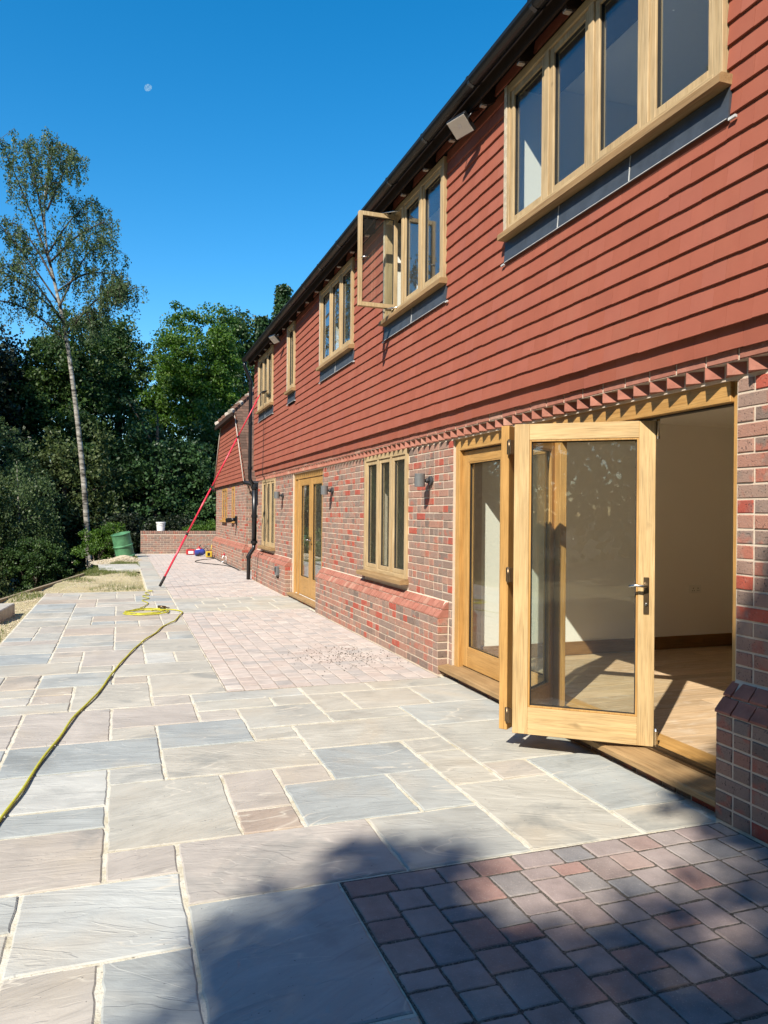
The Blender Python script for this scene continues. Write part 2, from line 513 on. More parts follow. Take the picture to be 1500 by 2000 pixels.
class MB:
    """collects faces for one mesh object"""

    def __init__(s):
        s.v, s.f, s.t, s.mi, s.sm, s.g = [], [], [], [], [], []

    def add(s, verts, faces, tint=0.5, mi=0, smooth=False):
        o = len(s.v)
        s.g.append((o, len(verts), [tuple(f) for f in faces], tint, mi, smooth))
        s.v.extend(verts)
        for f in faces:
            s.f.append(tuple(i + o for i in f))
            s.t.append(tint)
            s.mi.append(mi)
            s.sm.append(smooth)

    def box(s, x0, x1, y0, y1, z0, z1, tint=0.5, c=0.0, mi=0):
        if x0 > x1: x0, x1 = x1, x0
        if y0 > y1: y0, y1 = y1, y0
        if z0 > z1: z0, z1 = z1, z0
        c = min(c, (x1 - x0) * .45, (y1 - y0) * .45, (z1 - z0) * .45)
        if c <= 0:
            V = [(x, y, z) for z in (z0, z1) for y in (y0, y1) for x in (x0, x1)]
            F = [(0, 2, 3, 1), (4, 5, 7, 6), (0, 1, 5, 4), (2, 6, 7, 3), (0, 4, 6, 2), (1, 3, 7, 5)]
            s.add(V, F, tint, mi)
            return
        bm_box(s, (x0, x1), (y0, y1), (z0, z1), c, tint, mi)

    def tube(s, pts, r, n=8, tint=0.5, mi=0, cap=True, smooth=True):
        pts = [Vector(q) for q in pts]
        rs = r if isinstance(r, (list, tuple)) else [r] * len(pts)
        V, F = [], []
        up = Vector((0, 0, 1))
        d0 = (pts[1] - pts[0]).normalized()
        a = up.cross(d0)
        if a.length < 0.05:
            a = Vector((1, 0, 0)).cross(d0)
        a.normalize()
        for i, q in enumerate(pts):
            d = (pts[min(i + 1, len(pts) - 1)] - pts[max(i - 1, 0)]).normalized()
            a = (a - d * a.dot(d)).normalized()
            b = d.cross(a)
            for j in range(n):
                an = 2 * math.pi * j / n
                V.append(tuple(q + (a * math.cos(an) + b * math.sin(an)) * rs[i]))
        for i in range(len(pts) - 1):
            for j in range(n):
                k2 = (j + 1) % n
                F.append((i * n + j, i * n + k2, (i + 1) * n + k2, (i + 1) * n + j))
        if cap:
            F.append(tuple(range(n))[::-1])
            F.append(tuple((len(pts) - 1) * n + j for j in range(n)))
        s.add(V, F, tint, mi, smooth)

    def lathe(s, prof, org=(0, 0, 0), axis=(0, 0, 1), n=20, tint=0.5, mi=0, smooth=True):
        ax = Vector(axis).normalized()
        a = ax.cross(Vector((0, 1, 0)) if abs(ax.y) < .9 else Vector((1, 0, 0))).normalized()
        b = ax.cross(a)
        o = Vector(org)
        V, F = [], []
        rings = []
        for q in range(len(prof) - 1):
            rings += [prof[q], prof[q + 1]]
        rings = [prof[0]] + rings + [prof[-1]]
        for (r, h) in rings:
            for j in range(n):
                an = 2 * math.pi * j / n
                V.append(tuple(o + ax * h + (a * math.cos(an) + b * math.sin(an)) * r))
        m_ = len(rings)
        for i in range(1, m_ - 1, 2):
            for j in range(n):
                k2 = (j + 1) % n
                F.append((i * n + j, i * n + k2, (i + 1) * n + k2, (i + 1) * n + j))
        F.append(tuple(range(n))[::-1])
        F.append(tuple((m_ - 1) * n + j for j in range(n)))
        s.add(V, F, tint, mi, smooth)

    def prism(s, poly, axis, a0, a1, tint=0.5, mi=0):
        """poly: list of 2D points on the two other axes, extruded along axis"""
        V = []
        for a in (a0, a1):
            for (p0, p1) in poly:
                V.append({0: (a, p0, p1), 1: (p0, a, p1), 2: (p0, p1, a)}[axis])
        n = len(poly)
        F = [tuple(range(n)), tuple(range(n, 2 * n))[::-1]]
        for j in range(n):
            k2 = (j + 1) % n
            F.append((j, n + j, n + k2, k2))
        s.add(V, F, tint, mi)

    def obj(s, name, mats, parent=None, kind=None, label=None, fixn=True):
        me = bpy.data.meshes.new(name)
        me.from_pydata(s.v, [], s.f)
        if isinstance(mats, str):
            mats = [mats]
        for q in mats:
            me.materials.append(MATS[q])
        if s.f:
            me.polygons.foreach_set("material_index", s.mi)
            me.polygons.foreach_set("use_smooth", s.sm)
            at = me.attributes.new("tint", 'FLOAT', 'FACE')
            at.data.foreach_set("value", s.t)
        me.update()
        o = bpy.data.objects.new(name, me)
        COL.objects.link(o)
        if parent is not None:
            o.parent = parent
            o.matrix_parent_inverse = parent.matrix_world.inverted() if False else Matrix.Identity(4)
        if kind:
            o['kind'] = kind
        if label:
            o['label'] = label
        if fixn:
            FIX.append(me)
        return o


FIX = []


def each(mb_, name, mats, parent=None):
    out = None
    for (o, n, fs, tt, mi, sm) in mb_.g:
        q = MB()
        q.add(mb_.v[o:o + n], fs, tt, mi, sm)
        out = q.obj(name, mats, parent)
    return out


def bm_box(s, X, Y, Z, c, tint, mi):
    # chamfered box: 24 verts
    V, idx = [], {}
    A = (X, Y, Z)
    for sx in (0, 1):
        for sy in (0, 1):
            for sz in (0, 1):
                sg = (sx, sy, sz)
                for ax in range(3):
                    q = []
                    for d in range(3):
                        e = A[d][sg[d]]
                        if d != ax:
                            e += c if sg[d] == 0 else -c
                        q.append(e)
                    idx[(sg, ax)] = len(V)
                    V.append(tuple(q))
    F = []
    for ax in range(3):
        o1, o2 = [d for d in range(3) if d != ax]
        for sd_ in (0, 1):
            f = []
            for (a, b) in ((0, 0), (1, 0), (1, 1), (0, 1)):
                sg = [0, 0, 0]
                sg[ax] = sd_
                sg[o1] = a
                sg[o2] = b
                f.append(idx[(tuple(sg), ax)])
            F.append(tuple(f))
        # edges running along ax
        for a in (0, 1):
            for b in (0, 1):
                sg0 = [0, 0, 0]
                sg0[o1] = a
                sg0[o2] = b
                sg1 = list(sg0)
                sg1[ax] = 1
                F.append((idx[(tuple(sg0), o1)], idx[(tuple(sg1), o1)], idx[(tuple(sg1), o2)], idx[(tuple(sg0), o2)]))
    for sx in (0, 1):
        for sy in (0, 1):
            for sz in (0, 1):
                F.append(tuple(idx[((sx, sy, sz), ax)] for ax in range(3)))
    s.add(V, F, tint, mi)


def empty(name, loc=(0, 0, 0)):
    o = bpy.data.objects.new(name, None)
    o.empty_display_size = 0.2
    COL.objects.link(o)
    o.location = loc
    return o


def tag(o, label, cat, group=None):
    o['label'] = label
    o['category'] = cat
    if group:
        o['group'] = group
    return o


def to_local(o):
    """child meshes are written in world coordinates; shift them under an Empty that has a location"""
    pass


def project(P):
    d = np.array([P[0], P[1], P[2] - CAM_H])
    cc = AX.T @ d
    if cc[2] < 0.05:
        return None
    return (750 + FPX * cc[0] / cc[2], 1000 - FPX * cc[1] / cc[2], cc[2])


class Pieces:
    """many alike pieces: the ones that show largest become parts, the rest one part of kind stuff"""

    def __init__(s, name, mat, parent, limit=300):
        s.name, s.mat, s.parent, s.limit, s.l = name, mat, parent, limit, []

    def add(s, verts, faces, tint, center, area, mat=None):
        pr = project(center)
        key = 0
        if pr and -60 < pr[0] < 1560 and -60 < pr[1] < 2060:
            d = Vector(center) - Vector((0, 0, CAM_H))
            key = area / d.length_squared
        s.l.append((key, len(s.l), verts, faces, tint, mat or s.mat))

    def build(s):
        s.l.sort(key=lambda q: (-q[0], q[1]))
        for q in s.l[:s.limit]:
            if q[0] <= 0:
                break
            b = MB()
            b.add(q[2], q[3], q[4])
            b.obj(s.name, q[5], s.parent)
        rest = [q for i, q in enumerate(s.l) if i >= s.limit or q[0] <= 0]
        if rest:
            mats = sorted(set(q[5] for q in rest))
            b = MB()
            for q in rest:
                b.add(q[2], q[3], q[4], mats.index(q[5]))
            b.obj(s.name, mats, s.parent, kind='stuff')


def pad(O, U, V, N, u0, u1, v0, v1, d, c, jit=0.0):
    """chamfered block lying on plane O with axes U,V, standing d proud along N"""
    O, U, V, N = Vector(O), Vector(U), Vector(V), Vector(N)
    c = min(c, (u1 - u0) * 0.3, (v1 - v0) * 0.3)
    P = []
    for (ins, dep) in ((0, -0.02), (0, d - c), (c, d)):
        for (a, b) in ((u0 + ins, v0 + ins), (u1 - ins, v0 + ins), (u1 - ins, v1 - ins), (u0 + ins, v1 - ins)):
            j1 = random.uniform(-jit, jit)
            j2 = random.uniform(-jit, jit)
            P.append(tuple(O + U * (a + j1) + V * (b + j2) + N * dep))
    F = []
    for r_ in (0, 4):
        for j in range(4):
            k2 = (j + 1) % 4
            F.append((r_ + j, r_ + k2, r_ + 4 + k2, r_ + 4 + j))
    F.append((8, 9, 10, 11))
    return P, F


# ================================================================== SETTING
B0, BS = 14.2, 0.2


def edge_x(y):            # brink of the made-up ground, beyond it the land falls away to the wood
    return -1.9 + 0.2 * (min(y, 27.5) - 14.2) - max(0, (4 - y)) * 0.3


def ground_z(x, y):
    e = edge_x(y)
    d = e - x
    n = 0.018 * math.sin(x * 3.1 + y * 1.7) + 0.014 * math.sin(x * 7.3 - y * 4.1) + 0.01 * math.sin(y * 9 + x * 2)
    inside = -0.045 + n
    if x > -1.2 + (0.2 if y > 15.1 else 0) and y < 15.2:
        inside = -0.12
    if x > 0.52 and y < 28.3:
        inside = -0.12
    if y > 28.4:
        d = max(d, (y - 29.5) * 0.8)
    if d <= 0:
        return inside
    t_ = min(1, d / 2.6)
    far = -2.3 - 0.9 * math.sin(x * .05) * math.cos(y * .04)
    if d > 60:
        far += min(6, (d - 60) * 0.05)
    return inside * (1 - t_) + far * (t_ * t_ * (3 - 2 * t_)) if d > 0.05 else inside


def grid_coords(lo, hi, clo, chi, fine, coarse_n):
    a = list(np.arange(clo, chi, fine))
    l_ = [clo - (clo - lo) * (i / coarse_n) ** 2 for i in range(coarse_n, 0, -1)]
    r_ = [chi + (hi - chi) * (i / coarse_n) ** 2 for i in range(0, coarse_n + 1)]
    return l_ + a + r_


gx = grid_coords(-420, 420, -7, 4, 0.16, 14)
gy = grid_coords(-300, 600, -4, 32, 0.22, 14)
mb = MB()
nx, ny = len(gx), len(gy)
V = [(x, y, ground_z(x, y)) for y in gy for x in gx]
F, MI = [], []
for j in range(ny - 1):
    for i in range(nx - 1):
        F.append((j * nx + i, j * nx + i + 1, (j + 1) * nx + i + 1, (j + 1) * nx + i))
        cx, cy = (gx[i] + gx[i + 1]) / 2, (gy[j] + gy[j + 1]) / 2
        dd = edge_x(cy) - cx
        MI.append(0 if (dd < 0.1 and cy < 29.3 and cx < 12) else 1)
mb.v, mb.f, mb.mi, mb.t, mb.sm = V, F, MI, [0.5] * len(F), [True] * len(F)
ground = mb.obj("ground", ["sandy_ground", "woodland_soil"], kind='structure')

# ---- terrace
WX = 2.79           # plinth face
terr = MB()
terr.box(-1.27, 3.2, -3.0, 15.03, -0.12, -0.007)
terrace = terr.obj("terrace", "pointing", kind='structure')
b = MB()
b.box(0.50, 3.3, 15.03, 28.4, -0.12, -0.0075)
b.obj("terrace_strip", "pointing", terrace)
# sand bed under the block pavers, 4 mm above the pointing sheet
for (x0, x1, y0, y1, mt_) in ((0.858, 2.81, -3.0, 2.962, "joint_sand"), (0.858, 2.81, 6.405, 11.62, "pale_joint_sand"), (0.875, 3.2, 13.56, 28.05, "pale_joint_sand")):
    b = MB()
    b.box(x0, x1, y0, y1, -0.10, -0.003)
    b.obj("sand_bed", mt_, terrace)


def XI(i):
    return -0.05 + 0.302 * i


def YJ(j):
    return 2.97 + 0.2855 * j


W9 = 9
BLUE, GREY, PALE, BEIGE, PINK, BROWN, REDB, WHITE = 0.02, 0.16, 0.30, 0.55, 0.74, 0.82, 0.9, 0.95
SL = [(-2, 1, 6, 8, BLUE), (-2, 0, 8, 11, PINK), (0, 2, 9, 11, PINK), (0, 1, 8, 9, BEIGE), (1, 3, 7, 9, BLUE), (2, 3, 9, 10, WHITE),
      (1, 4, 5, 7, BEIGE), (-3, 0, 4, 6, WHITE), (-3, 0, 3, 4, GREY), (0, 1, 5, 6, PALE), (0, 2, 2, 5, 0.44), (-3, 0, 1, 3, 0.79),
      (0, 1, 1, 2, 0.76), (2, 3, 3, 5, 0.78), (2, 3, 2, 3, REDB), (3, 4, 4, 5, 0.7), (4, 6, 4, 6, 0.04), (4, 7, 6, 8, 0.5),
      (5, 7, 8, 9, 0.45), (3, 5, 8, 10, 0.36), (3, 4, 7, 8, 0.42), (4, 5, 10, 11, 0.46), (5, 6, 9, 11, 0.55), (6, 8, 9, 11, 0.6),
      (8, W9, 9, 11, PALE), (7, W9, 7, 9, 0.22), (7, W9, 4, 7, 0.40), (7, 8, 3, 4, 0.68), (8, W9, 1, 4, 0.12), (8, W9, 0, 1, 0.42),
      (6, 8, 0, 3, 0.47), (6, 7, 3, 5, 0.5), (6, 7, 5, 6, 0.5), (3, 5, 2, 4, 0.08), (5, 6, 2, 4, 0.20), (1, 4, 0, 2, 0.735),
      (4, 6, 0, 2, 0.28), (1, 3, -3, 0, 0.03), (-1, 1, -1, 1, 0.98), (0, 1, -3, -1, 0.1), (-1, 0, -3, -1, 0.7), (-2, -1, 0, 1, 0.2),
      (-2, -1, -3, 0, 0.6), (1, 2, -4, -3, 0.5), (2, 3, -4, -3, 0.4),
      (-1, 1, 11, 14, 0.55), (1, 3, 12, 15, 0.58), (0, 3, 15, 17, 0.5), (-1, 1, 17, 20, 0.72), (1, 2, 17, 19, 0.95), (2, 3, 17, 19, 0.6),
      (1, 3, 19, 22, 0.48), (-2, 0, 14, 16, 0.18), (-4, -1, 16, 18, 0.5), (-4, -2, 18, 20, 0.0), (-2, -1, 18, 19, 0.6), (-2, 0, 20, 21, 0.7),
      (1, 2, 11, 12, 0.66), (2, 4, 10, 11, 0.4), (-3, -1, 11, 12, 0.3), (2, 5, 11, 12, 0.25), (-2, 0, 22, 24, 0.3), (0, 3, 24, 26, 0.81)]
occ = {}
for idx_, (i0, i1, j0, j1, c_) in enumerate(SL):
    for i in range(i0, i1):
        for j in range(j0, j1):
            occ[(i, j)] = idx_


def allowed(i, j):
    if i < -4 or i >= W9:
        return False
    if j < 0:
        return i < 3 and j >= -10
    if j < 12:
        return True
    if i < 3:
        return j < 42
    return 30 <= j + 0.4 < 37 and False


rs = random.Random(11)
sizes = [(2, 2), (3, 2), (2, 1), (1, 1), (2, 3), (1, 2), (3, 1), (2, 2)]
fill = []
for j in range(-10, 42):
    for i in range(-4, W9):
        if not allowed(i, j) or (i, j) in occ:
            continue
        opts = sizes[:]
        rs.shuffle(opts)
        for (a, b_) in opts + [(1, 1)]:
            cells = [(i + p_, j + q_) for p_ in range(a) for q_ in range(b_)]
            if all(allowed(*c_) and c_ not in occ for c_ in cells):
                for c_ in cells:
                    occ[c_] = 1
                fill.append((i, i + a, j, j + b_, rs.choice([0.05, 0.14, 0.3, 0.36, 0.44, 0.5, 0.55, 0.6, 0.66, 0.72, 0.77, 0.82, 0.93])))
                break


def slab_mesh(x0, x1, y0, y1, z=0.0, jit=0.0028, c=0.006, step=0.048):
    """riven flagstone: ragged outline, worn arris"""
    pts = []

    def side(a, b_):
        L = math.hypot(b_[0] - a[0], b_[1] - a[1])
        n = max(2, int(L / step))
        ph, am = rs.uniform(0, 6.28), rs.uniform(0.0005, 0.0025)
        px_, py_ = -(b_[1] - a[1]) / L, (b_[0] - a[0]) / L
        for k_ in range(n):
            t_ = k_ / n
            j_ = rs.gauss(0, jit * .55) if rs.random() > .06 else rs.uniform(0, jit * 2.5)
            j_ += am * math.sin(ph + t_ * 7)
            e_ = rs.uniform(-.003, .003) if k_ == 0 else 0
            pts.append((a[0] + (b_[0] - a[0]) * t_ + px_ * j_ + e_, a[1] + (b_[1] - a[1]) * t_ + py_ * j_ + e_))
    cs = [(x0, y0), (x1, y0), (x1, y1), (x0, y1)]
    for q in range(4):
        side(cs[q], cs[(q + 1) % 4])
    n = len(pts)
    cx, cy = (x0 + x1) / 2, (y0 + y1) / 2
    tx, ty = rs.uniform(-.004, .004), rs.uniform(-.004, .004)
    zz = z + rs.uniform(-0.0015, 0.0015)
    V, F = [], []
    for (ins, dz) in ((0, -0.035), (0, -c * 0.75), (c, 0)):
        for (x, y) in pts:
            L = max(abs(x - cx), abs(y - cy), 1e-3)
            ux = max(-1, min(1, (x - cx) / ((x1 - x0) / 2)))
            uy = max(-1, min(1, (y - cy) / ((y1 - y0) / 2)))
            ix = -ins * (1 if ux > .93 else -1 if ux < -.93 else 0)
            iy = -ins * (1 if uy > .93 else -1 if uy < -.93 else 0)
            V.append((x + ix, y + iy, zz + dz + (tx * ux + ty * uy) * 0.4))
    for r_ in range(2):
        for q in range(n):
            k2 = (q + 1) % n
            F.append((r_ * n + q, r_ * n + k2, (r_ + 1) * n + k2, (r_ + 1) * n + q))
    F.append(tuple(range(2 * n, 3 * n)))
    return V, F


slabs = Pieces("paving_slab", "sandstone", terrace, 300)
JT = 0.0080
for (i0, i1, j0, j1, c_) in SL + fill:
    x0, x1 = XI(i0), XI(i1)
    if i1 == W9:
        x1 = 2.86 if j0 >= 1 and j1 <= 12 else 2.80
    if i1 == 3 and j1 <= 0:
        x1 = 0.853 + JT
    y0, y1 = YJ(j0), YJ(j1)
    jj = JT
    v_, f_ = slab_mesh(x0 + jj + rs.uniform(-.002, .003), x1 - jj + rs.uniform(-.003, .002), y0 + jj + rs.uniform(-.002, .002), y1 - jj + rs.uniform(-.002, .002))
    slabs.add(v_, f_, min(1, max(0, c_ + rs.uniform(-.025, .025))), ((x0 + x1) / 2, (y0 + y1) / 2, 0), (x1 - x0) * (y1 - y0))
# band of slabs before the french door
x = 0.858
yb = [11.64, 12.10, 12.60, 13.06, 13.54]
for q in range(4):
    x = 0.858
    while x < 2.88:
        w = rs.choice([0.3, 0.45, 0.6, 0.6, 0.75])
        x2 = min(x + w, 2.9)
        if 2.9 - x2 < 0.15:
            x2 = 2.9
        v_, f_ = slab_mesh(x + .01, x2 - .01, yb[q] + .009, yb[q + 1] - .009)
        slabs.add(v_, f_, rs.choice([0.3, 0.4, 0.45, 0.5, 0.57, 0.6]), ((x + x2) / 2, yb[q] + .2, 0), w * .45)
        x = x2
# edging slabs beside the long block path
y = 15.03
while y < 28.3:
    L = rs.choice([0.6, 0.9, 0.9, 0.45])
    y2 = min(28.35, y + L)
    v_, f_ = slab_mesh(0.51, 0.865, y + .008, y2 - .008, 0.0)
    slabs.add(v_, f_, rs.choice([0.3, 0.4, 0.46, 0.55, 0.6, 0.7]), (0.7, y + L / 2, 0), .35 * L)
    y = y2
slabs.build()

# block pavers
pav = Pieces("block_paver", "block_paver", terrace, 300)


def paver(x0, x1, y0, y1, mat=None):
    g = 0.0012
    x0 += g + rs.uniform(0, .0015)
    x1 -= g + rs.uniform(0, .0015)
    y0 += g + rs.uniform(0, .002)
    y1 -= g + rs.uniform(0, .002)
    z = rs.uniform(-0.0018, 0.0018)
    rc = 0.009
    pts = []
    for (cx, cy, a0) in ((x1 - rc, y1 - rc, 0), (x0 + rc, y1 - rc, 90), (x0 + rc, y0 + rc, 180), (x1 - rc, y0 + rc, 270)):
        for a in (0, 45, 90):
            r2 = rc * rs.uniform(0.6, 1.15)
            pts.append((cx + math.cos(R(a0 + a)) * r2, cy + math.sin(R(a0 + a)) * r2))
    if mat == "block_paver":
        out_ = []
        for q in range(len(pts)):
            a_, b2 = pts[q], pts[(q + 1) % len(pts)]
            out_.append(a_)
            L_ = math.hypot(b2[0] - a_[0], b2[1] - a_[1])
            if L_ > .03:
                for k_ in range(1, 5):
                    t_ = k_ / 5
                    j_ = -abs(rs.gauss(0, .0016))
                    nx2, ny2 = (b2[1] - a_[1]) / L_, -(b2[0] - a_[0]) / L_
                    out_.append((a_[0] + (b2[0] - a_[0]) * t_ + nx2 * j_, a_[1] + (b2[1] - a_[1]) * t_ + ny2 * j_))
        pts = out_
    n = len(pts)
    mx_, my_ = (x0 + x1) / 2, (y0 + y1) / 2
    tl1, tl2 = rs.uniform(-.012, .012), rs.uniform(-.012, .012)
    V, F = [], []
    for (sc, dz) in ((1, -0.03), (1, -0.007), (0.975, -0.002), (0.93, 0.0005)):
        for (x, y) in pts:
            V.append((mx_ + (x - mx_) * sc, my_ + (y - my_) * sc, z + dz + tl1 * (x - mx_) + tl2 * (y - my_)))
    for r_ in range(3):
        for q in range(n):
            k2 = (q + 1) % n
            F.append((r_ * n + q, r_ * n + k2, (r_ + 1) * n + k2, (r_ + 1) * n + q))
    F.append(tuple(range(3 * n, 4 * n)))
    t_ = rs.random()
    pav.add(V, F, t_, (mx_, my_, 0), (x1 - x0) * (y1 - y0), mat)


def paver_zone(x0, x1, y0, y1, mat, header=True, col=0.145):
    yy1 = y1
    if header:
        x = x0
        while x < x1 - 0.05:
            w = min(rs.choice([0.155, 0.205, 0.205]), x1 - x)
            if x1 - x - w < 0.07:
                w = x1 - x
            paver(x, x + w, y1 - 0.135, y1, mat)
            x += w
        yy1 = y1 - 0.135
    nc = round((x1 - x0) / col)
    cw = (x1 - x0) / nc
    for c_ in range(nc):
        y = yy1 - 0
        while y > y0 + 0.03:
            L = rs.choice([0.10, 0.145, 0.145, 0.185, 0.185])
            if y - L - y0 < 0.06:
                L = y - y0
            paver(x0 + c_ * cw, x0 + (c_ + 1) * cw, y - L, y, mat)
            y -= L


paver_zone(0.862, 2.785, 0.2, 2.955, "block_paver")
paver_zone(0.862, 2.785, 6.41, 11.615, "dusty_block_paver")
paver_zone(0.88, 3.0, 13.565, 28.03, "dusty_block_paver")
pav.build()

# ================================================================== HOUSE
house = empty("house", (2.9, 7.0, 0))
tag(house, "long red tile-hung house with brick ground floor, oak windows and black gutters", "house")
HOFF = Vector((2.9, 7.0, 0))
# children are authored in world space; their parent Empty's offset is undone at the end
YN, YF = -2.6, 16.86
D = 2.9
OPEN_G = [(2.98, 6.38, 0.0, 2.19), (7.53, 9.03, 0.74, 2.19), (11.16, 13.25, 0.0, 2.19), (14.86, 16.28, 0.74, 2.19)]
OPEN_U = [(2.95, 5.17, 3.60, 4.78), (6.345, 7.995, 3.60, 4.78), (9.24, 10.88, 3.60, 4.78), (12.655, 13.19, 3.58, 4.78), (14.62, 16.17, 3.60, 4.78)]
# wall body (mortar colour shows in the joints)
b = MB()
ys = [YN] + [v for o in OPEN_G for v in o[:2]] + [YF]
for q in range(0, len(ys), 2):
    b.box(D + 0.006, 3.2, ys[q], ys[q + 1], -0.1, 2.19)
for o in OPEN_G:
    if o[2] > 0.5:
        b.box(D + 0.006, 3.2, o[0], o[1], -0.1, o[2] - 0.002)
    else:
        b.box(D - 0.02, 3.1, o[0], o[1], -0.1, 0.055)
b.box(D + 0.006, 3.2, YN, YF, 2.19, 2.31)
# plinth bodies
PL = [(YN, 2.99), (6.46, 11.11), (13.36, 16.95)]
for (a, c_) in PL:
    b.box(WX + 0.006, D + 0.01, a + (0.004 if a > YN else 0), c_ - 0.004, -0.1, 0.535)
    b.prism([(WX + 0.006, 0.535), (D + 0.01, 0.535), (D + 0.01, 0.70), (D, 0.68)], 1, a + 0.014, c_ - 0.014)
brickwall = b.obj("brick_wall", "mortar", house)

CH = 0.0751
bricks = Pieces("brick", "brick", brickwall, 300)


def course(plane, u0, u1, z0, n_rows, bond_off=0.0, N=(-1, 0, 0), L=0.225, axis='y', zstart=0, tintfn=None, mat=None, target=None, row0=0):
    tg = target or bricks
    for r_ in range(n_rows):
        z = z0 + r_ * CH
        off = ((r_ + row0) % 2) * L / 2 + bond_off
        u = u0 + ((off - u0) % L) - L
        while u < u1:
            a, c_ = max(u, u0), min(u + L, u1)
            u += L
            if c_ - a < 0.03:
                continue
            # occasionally a stretcher is really two headers
            parts = [(a, c_)]
            if c_ - a > 0.2 and random.random() < 0.42:
                parts = [(a, (a + c_) / 2), ((a + c_) / 2, c_)]
            for (p0, p1) in parts:
                d = random.uniform(-0.0015, 0.0025)
                if axis == 'y':
                    P, Fc = pad((plane, 0, 0), (0, 1, 0), (0, 0, 1), N, p0 + 0.0058, p1 - 0.0058, z + 0.0055, z + CH - 0.0055, d - 0.001, 0.003, 0.0016)
                    cen = (plane, (p0 + p1) / 2, z + CH / 2)
                else:
                    P, Fc = pad((0, plane, 0), (1, 0, 0), (0, 0, 1), N, p0 + 0.005, p1 - 0.005, z + 0.005, z + CH - 0.005, d, 0.004, 0.0012)
                    cen = ((p0 + p1) / 2, plane, z + CH / 2)
                tt = random.random() * 0.86
                if random.random() < 0.085:
                    tt = random.uniform(0.9, 1.0)
                tg.add(P, Fc, tt, cen, (p1 - p0) * CH, mat)


ROWS_ALL = int(2.19 / CH)
segs = [(YN, 2.98), (6.38, 7.53), (9.03, 11.16), (13.25, 14.86), (16.28, YF)]
for (a, c_) in segs:
    course(D, a, c_, 0.688, 20, bond_off=a if a > 0 else c_, row0=0)
for (a, c_) in ((6.38, 6.455), (11.115, 11.16), (13.25, 13.355)):
    course(D, a, c_, 0.0085, 9)
for (a, c_) in PL:
    course(WX, a, c_, 0.0085, 7, bond_off=c_ if a < 0 else a)
# the courses below the door cills
for (a, c_) in ((2.99, 6.46), (11.11, 13.36)):
    course(D - 0.026, a + .01, c_ - .01, -0.012, 1, bond_off=0.1)
# under-window wall above the splay is covered by sill; side returns
for yy, nn in ((2.99, 1), (11.11, 1)):
    course(yy, WX, D, 0.0085, 7, N=(0, 1, 0), axis='x', L=0.5)
for yy in (6.46, 13.36):
    course(yy, WX, D, 0.0085, 7, N=(0, -1, 0), axis='x', L=0.5)
bricks.build()
# splay courses: two rows of angled red bricks
spl = Pieces("splay_brick", "red_brick", brickwall, 300)
for (a, c_) in PL:
    for row in range(2):
        zb = 0.5365 + row * 0.0745
        xb = WX + row * 0.053
        y = a
        y += 0.0 if row == 0 else 0.056
        first = True
        while y < c_ - 0.03:
            L = 0.112 if not first or row == 1 else 0.112
            y2 = min(y + L, c_ - (0 if row == 0 else 0.05))
            if y2 - y < 0.03:
                break
            V_, F_ = [], []
            g = 0.0045
            # mitre the ends where the plinth stops
            ms = 0.018 if (first and a > 0) else 0
            me_ = 0.018 if (y2 >= c_ - 0.06) else 0
            xt = xb + 0.053 - 0.004
            j_ = random.uniform(-.0015, .0015)
            quad = [(xb + j_, y + g, zb), (xb + j_, y2 - g, zb), (xb + j_, y2 - g, zb + 0.012), (xb + j_, y + g, zb + 0.012),
                    (xt + j_, y2 - g - me_ * 0.9, zb + 0.0685), (xt + j_, y + g + ms * 0.9, zb + 0.0685),
                    (xt + 0.06, y + g + ms * 0.9, zb + 0.0685), (xt + 0.06, y2 - g - me_ * 0.9, zb + 0.0685),
                    (xt + 0.06, y + g, zb), (xt + 0.06, y2 - g, zb)]
            F_ = [(0, 1, 2, 3), (3, 2, 4, 5), (5, 4, 7, 6), (0, 3, 5, 6, 8), (1, 9, 7, 4, 2)]
            spl.add(quad, F_, random.random(), (xb, (y + y2) / 2, zb), 0.112 * 0.09)
            first = False
            y = y2
for (a, c_) in PL:
    for (ye, sg) in ((a, 1), (c_, -1)):
        if ye < 0:
            continue
        for (poly_) in ([(WX - .001, .5365), (WX - .001, .549), (WX + .052, .6075), (D + .002, .6075), (D + .002, .5365)],
                        [(WX + .052, .612), (WX + .052, .623), (D + .002, .6805), (D + .002, .612)]):
            t_ = MB()
            t_.prism(poly_, 1, ye - .002 * sg, ye + .045 * sg)
            spl.add(t_.v, t_.f, random.random(), (WX, ye, .6), .012)
spl.build()

# dogtooth course and the flat course above it
tee = Pieces("dogtooth_brick", "red_brick", brickwall, 300)
y = YN
sp_ = 0.1452
while y < YF - 0.05:
    h_ = sp_ / 2
    z0, z1 = 2.206, 2.2665
    ap = 2.846 + random.gauss(0, .0022)
    cy = y + h_ + random.gauss(0, .0025)
    j_ = 0.002
    V_ = [(2.905, y + 0.004, z0), (ap, cy - 0.002, z0), (ap, cy + 0.002, z0), (2.905, y + sp_ - 0.004, z0),
          (2.905, y + 0.004, z1), (ap, cy - 0.002, z1), (ap, cy + 0.002, z1), (2.905, y + sp_ - 0.004, z1)]
    F_ = [(0, 1, 5, 4), (1, 2, 6, 5), (2, 3, 7, 6), (3, 2, 1, 0), (4, 5, 6, 7)]
    tee.add(V_, F_, random.random(), (ap, cy, 2.23), 0.009)
    y += sp_
tee.build()
fl = Pieces("string_brick", "red_brick", brickwall, 300)
y = YN
while y < YF - 0.03:
    L = 0.2205
    y2 = min(y + L, YF)
    P, Fc = pad((2.845, 0, 0), (0, 1, 0), (0, 0, 1), (-1, 0, 0), y + .0045, y2 - .0045, 2.2695, 2.328, random.uniform(-.001, .002), 0.004, 0.001)
    fl.add(P, Fc, random.random(), (2.8, (y + y2) / 2, 2.29), 0.06 * 0.22)
    y = y2
fl.build()
b = MB()
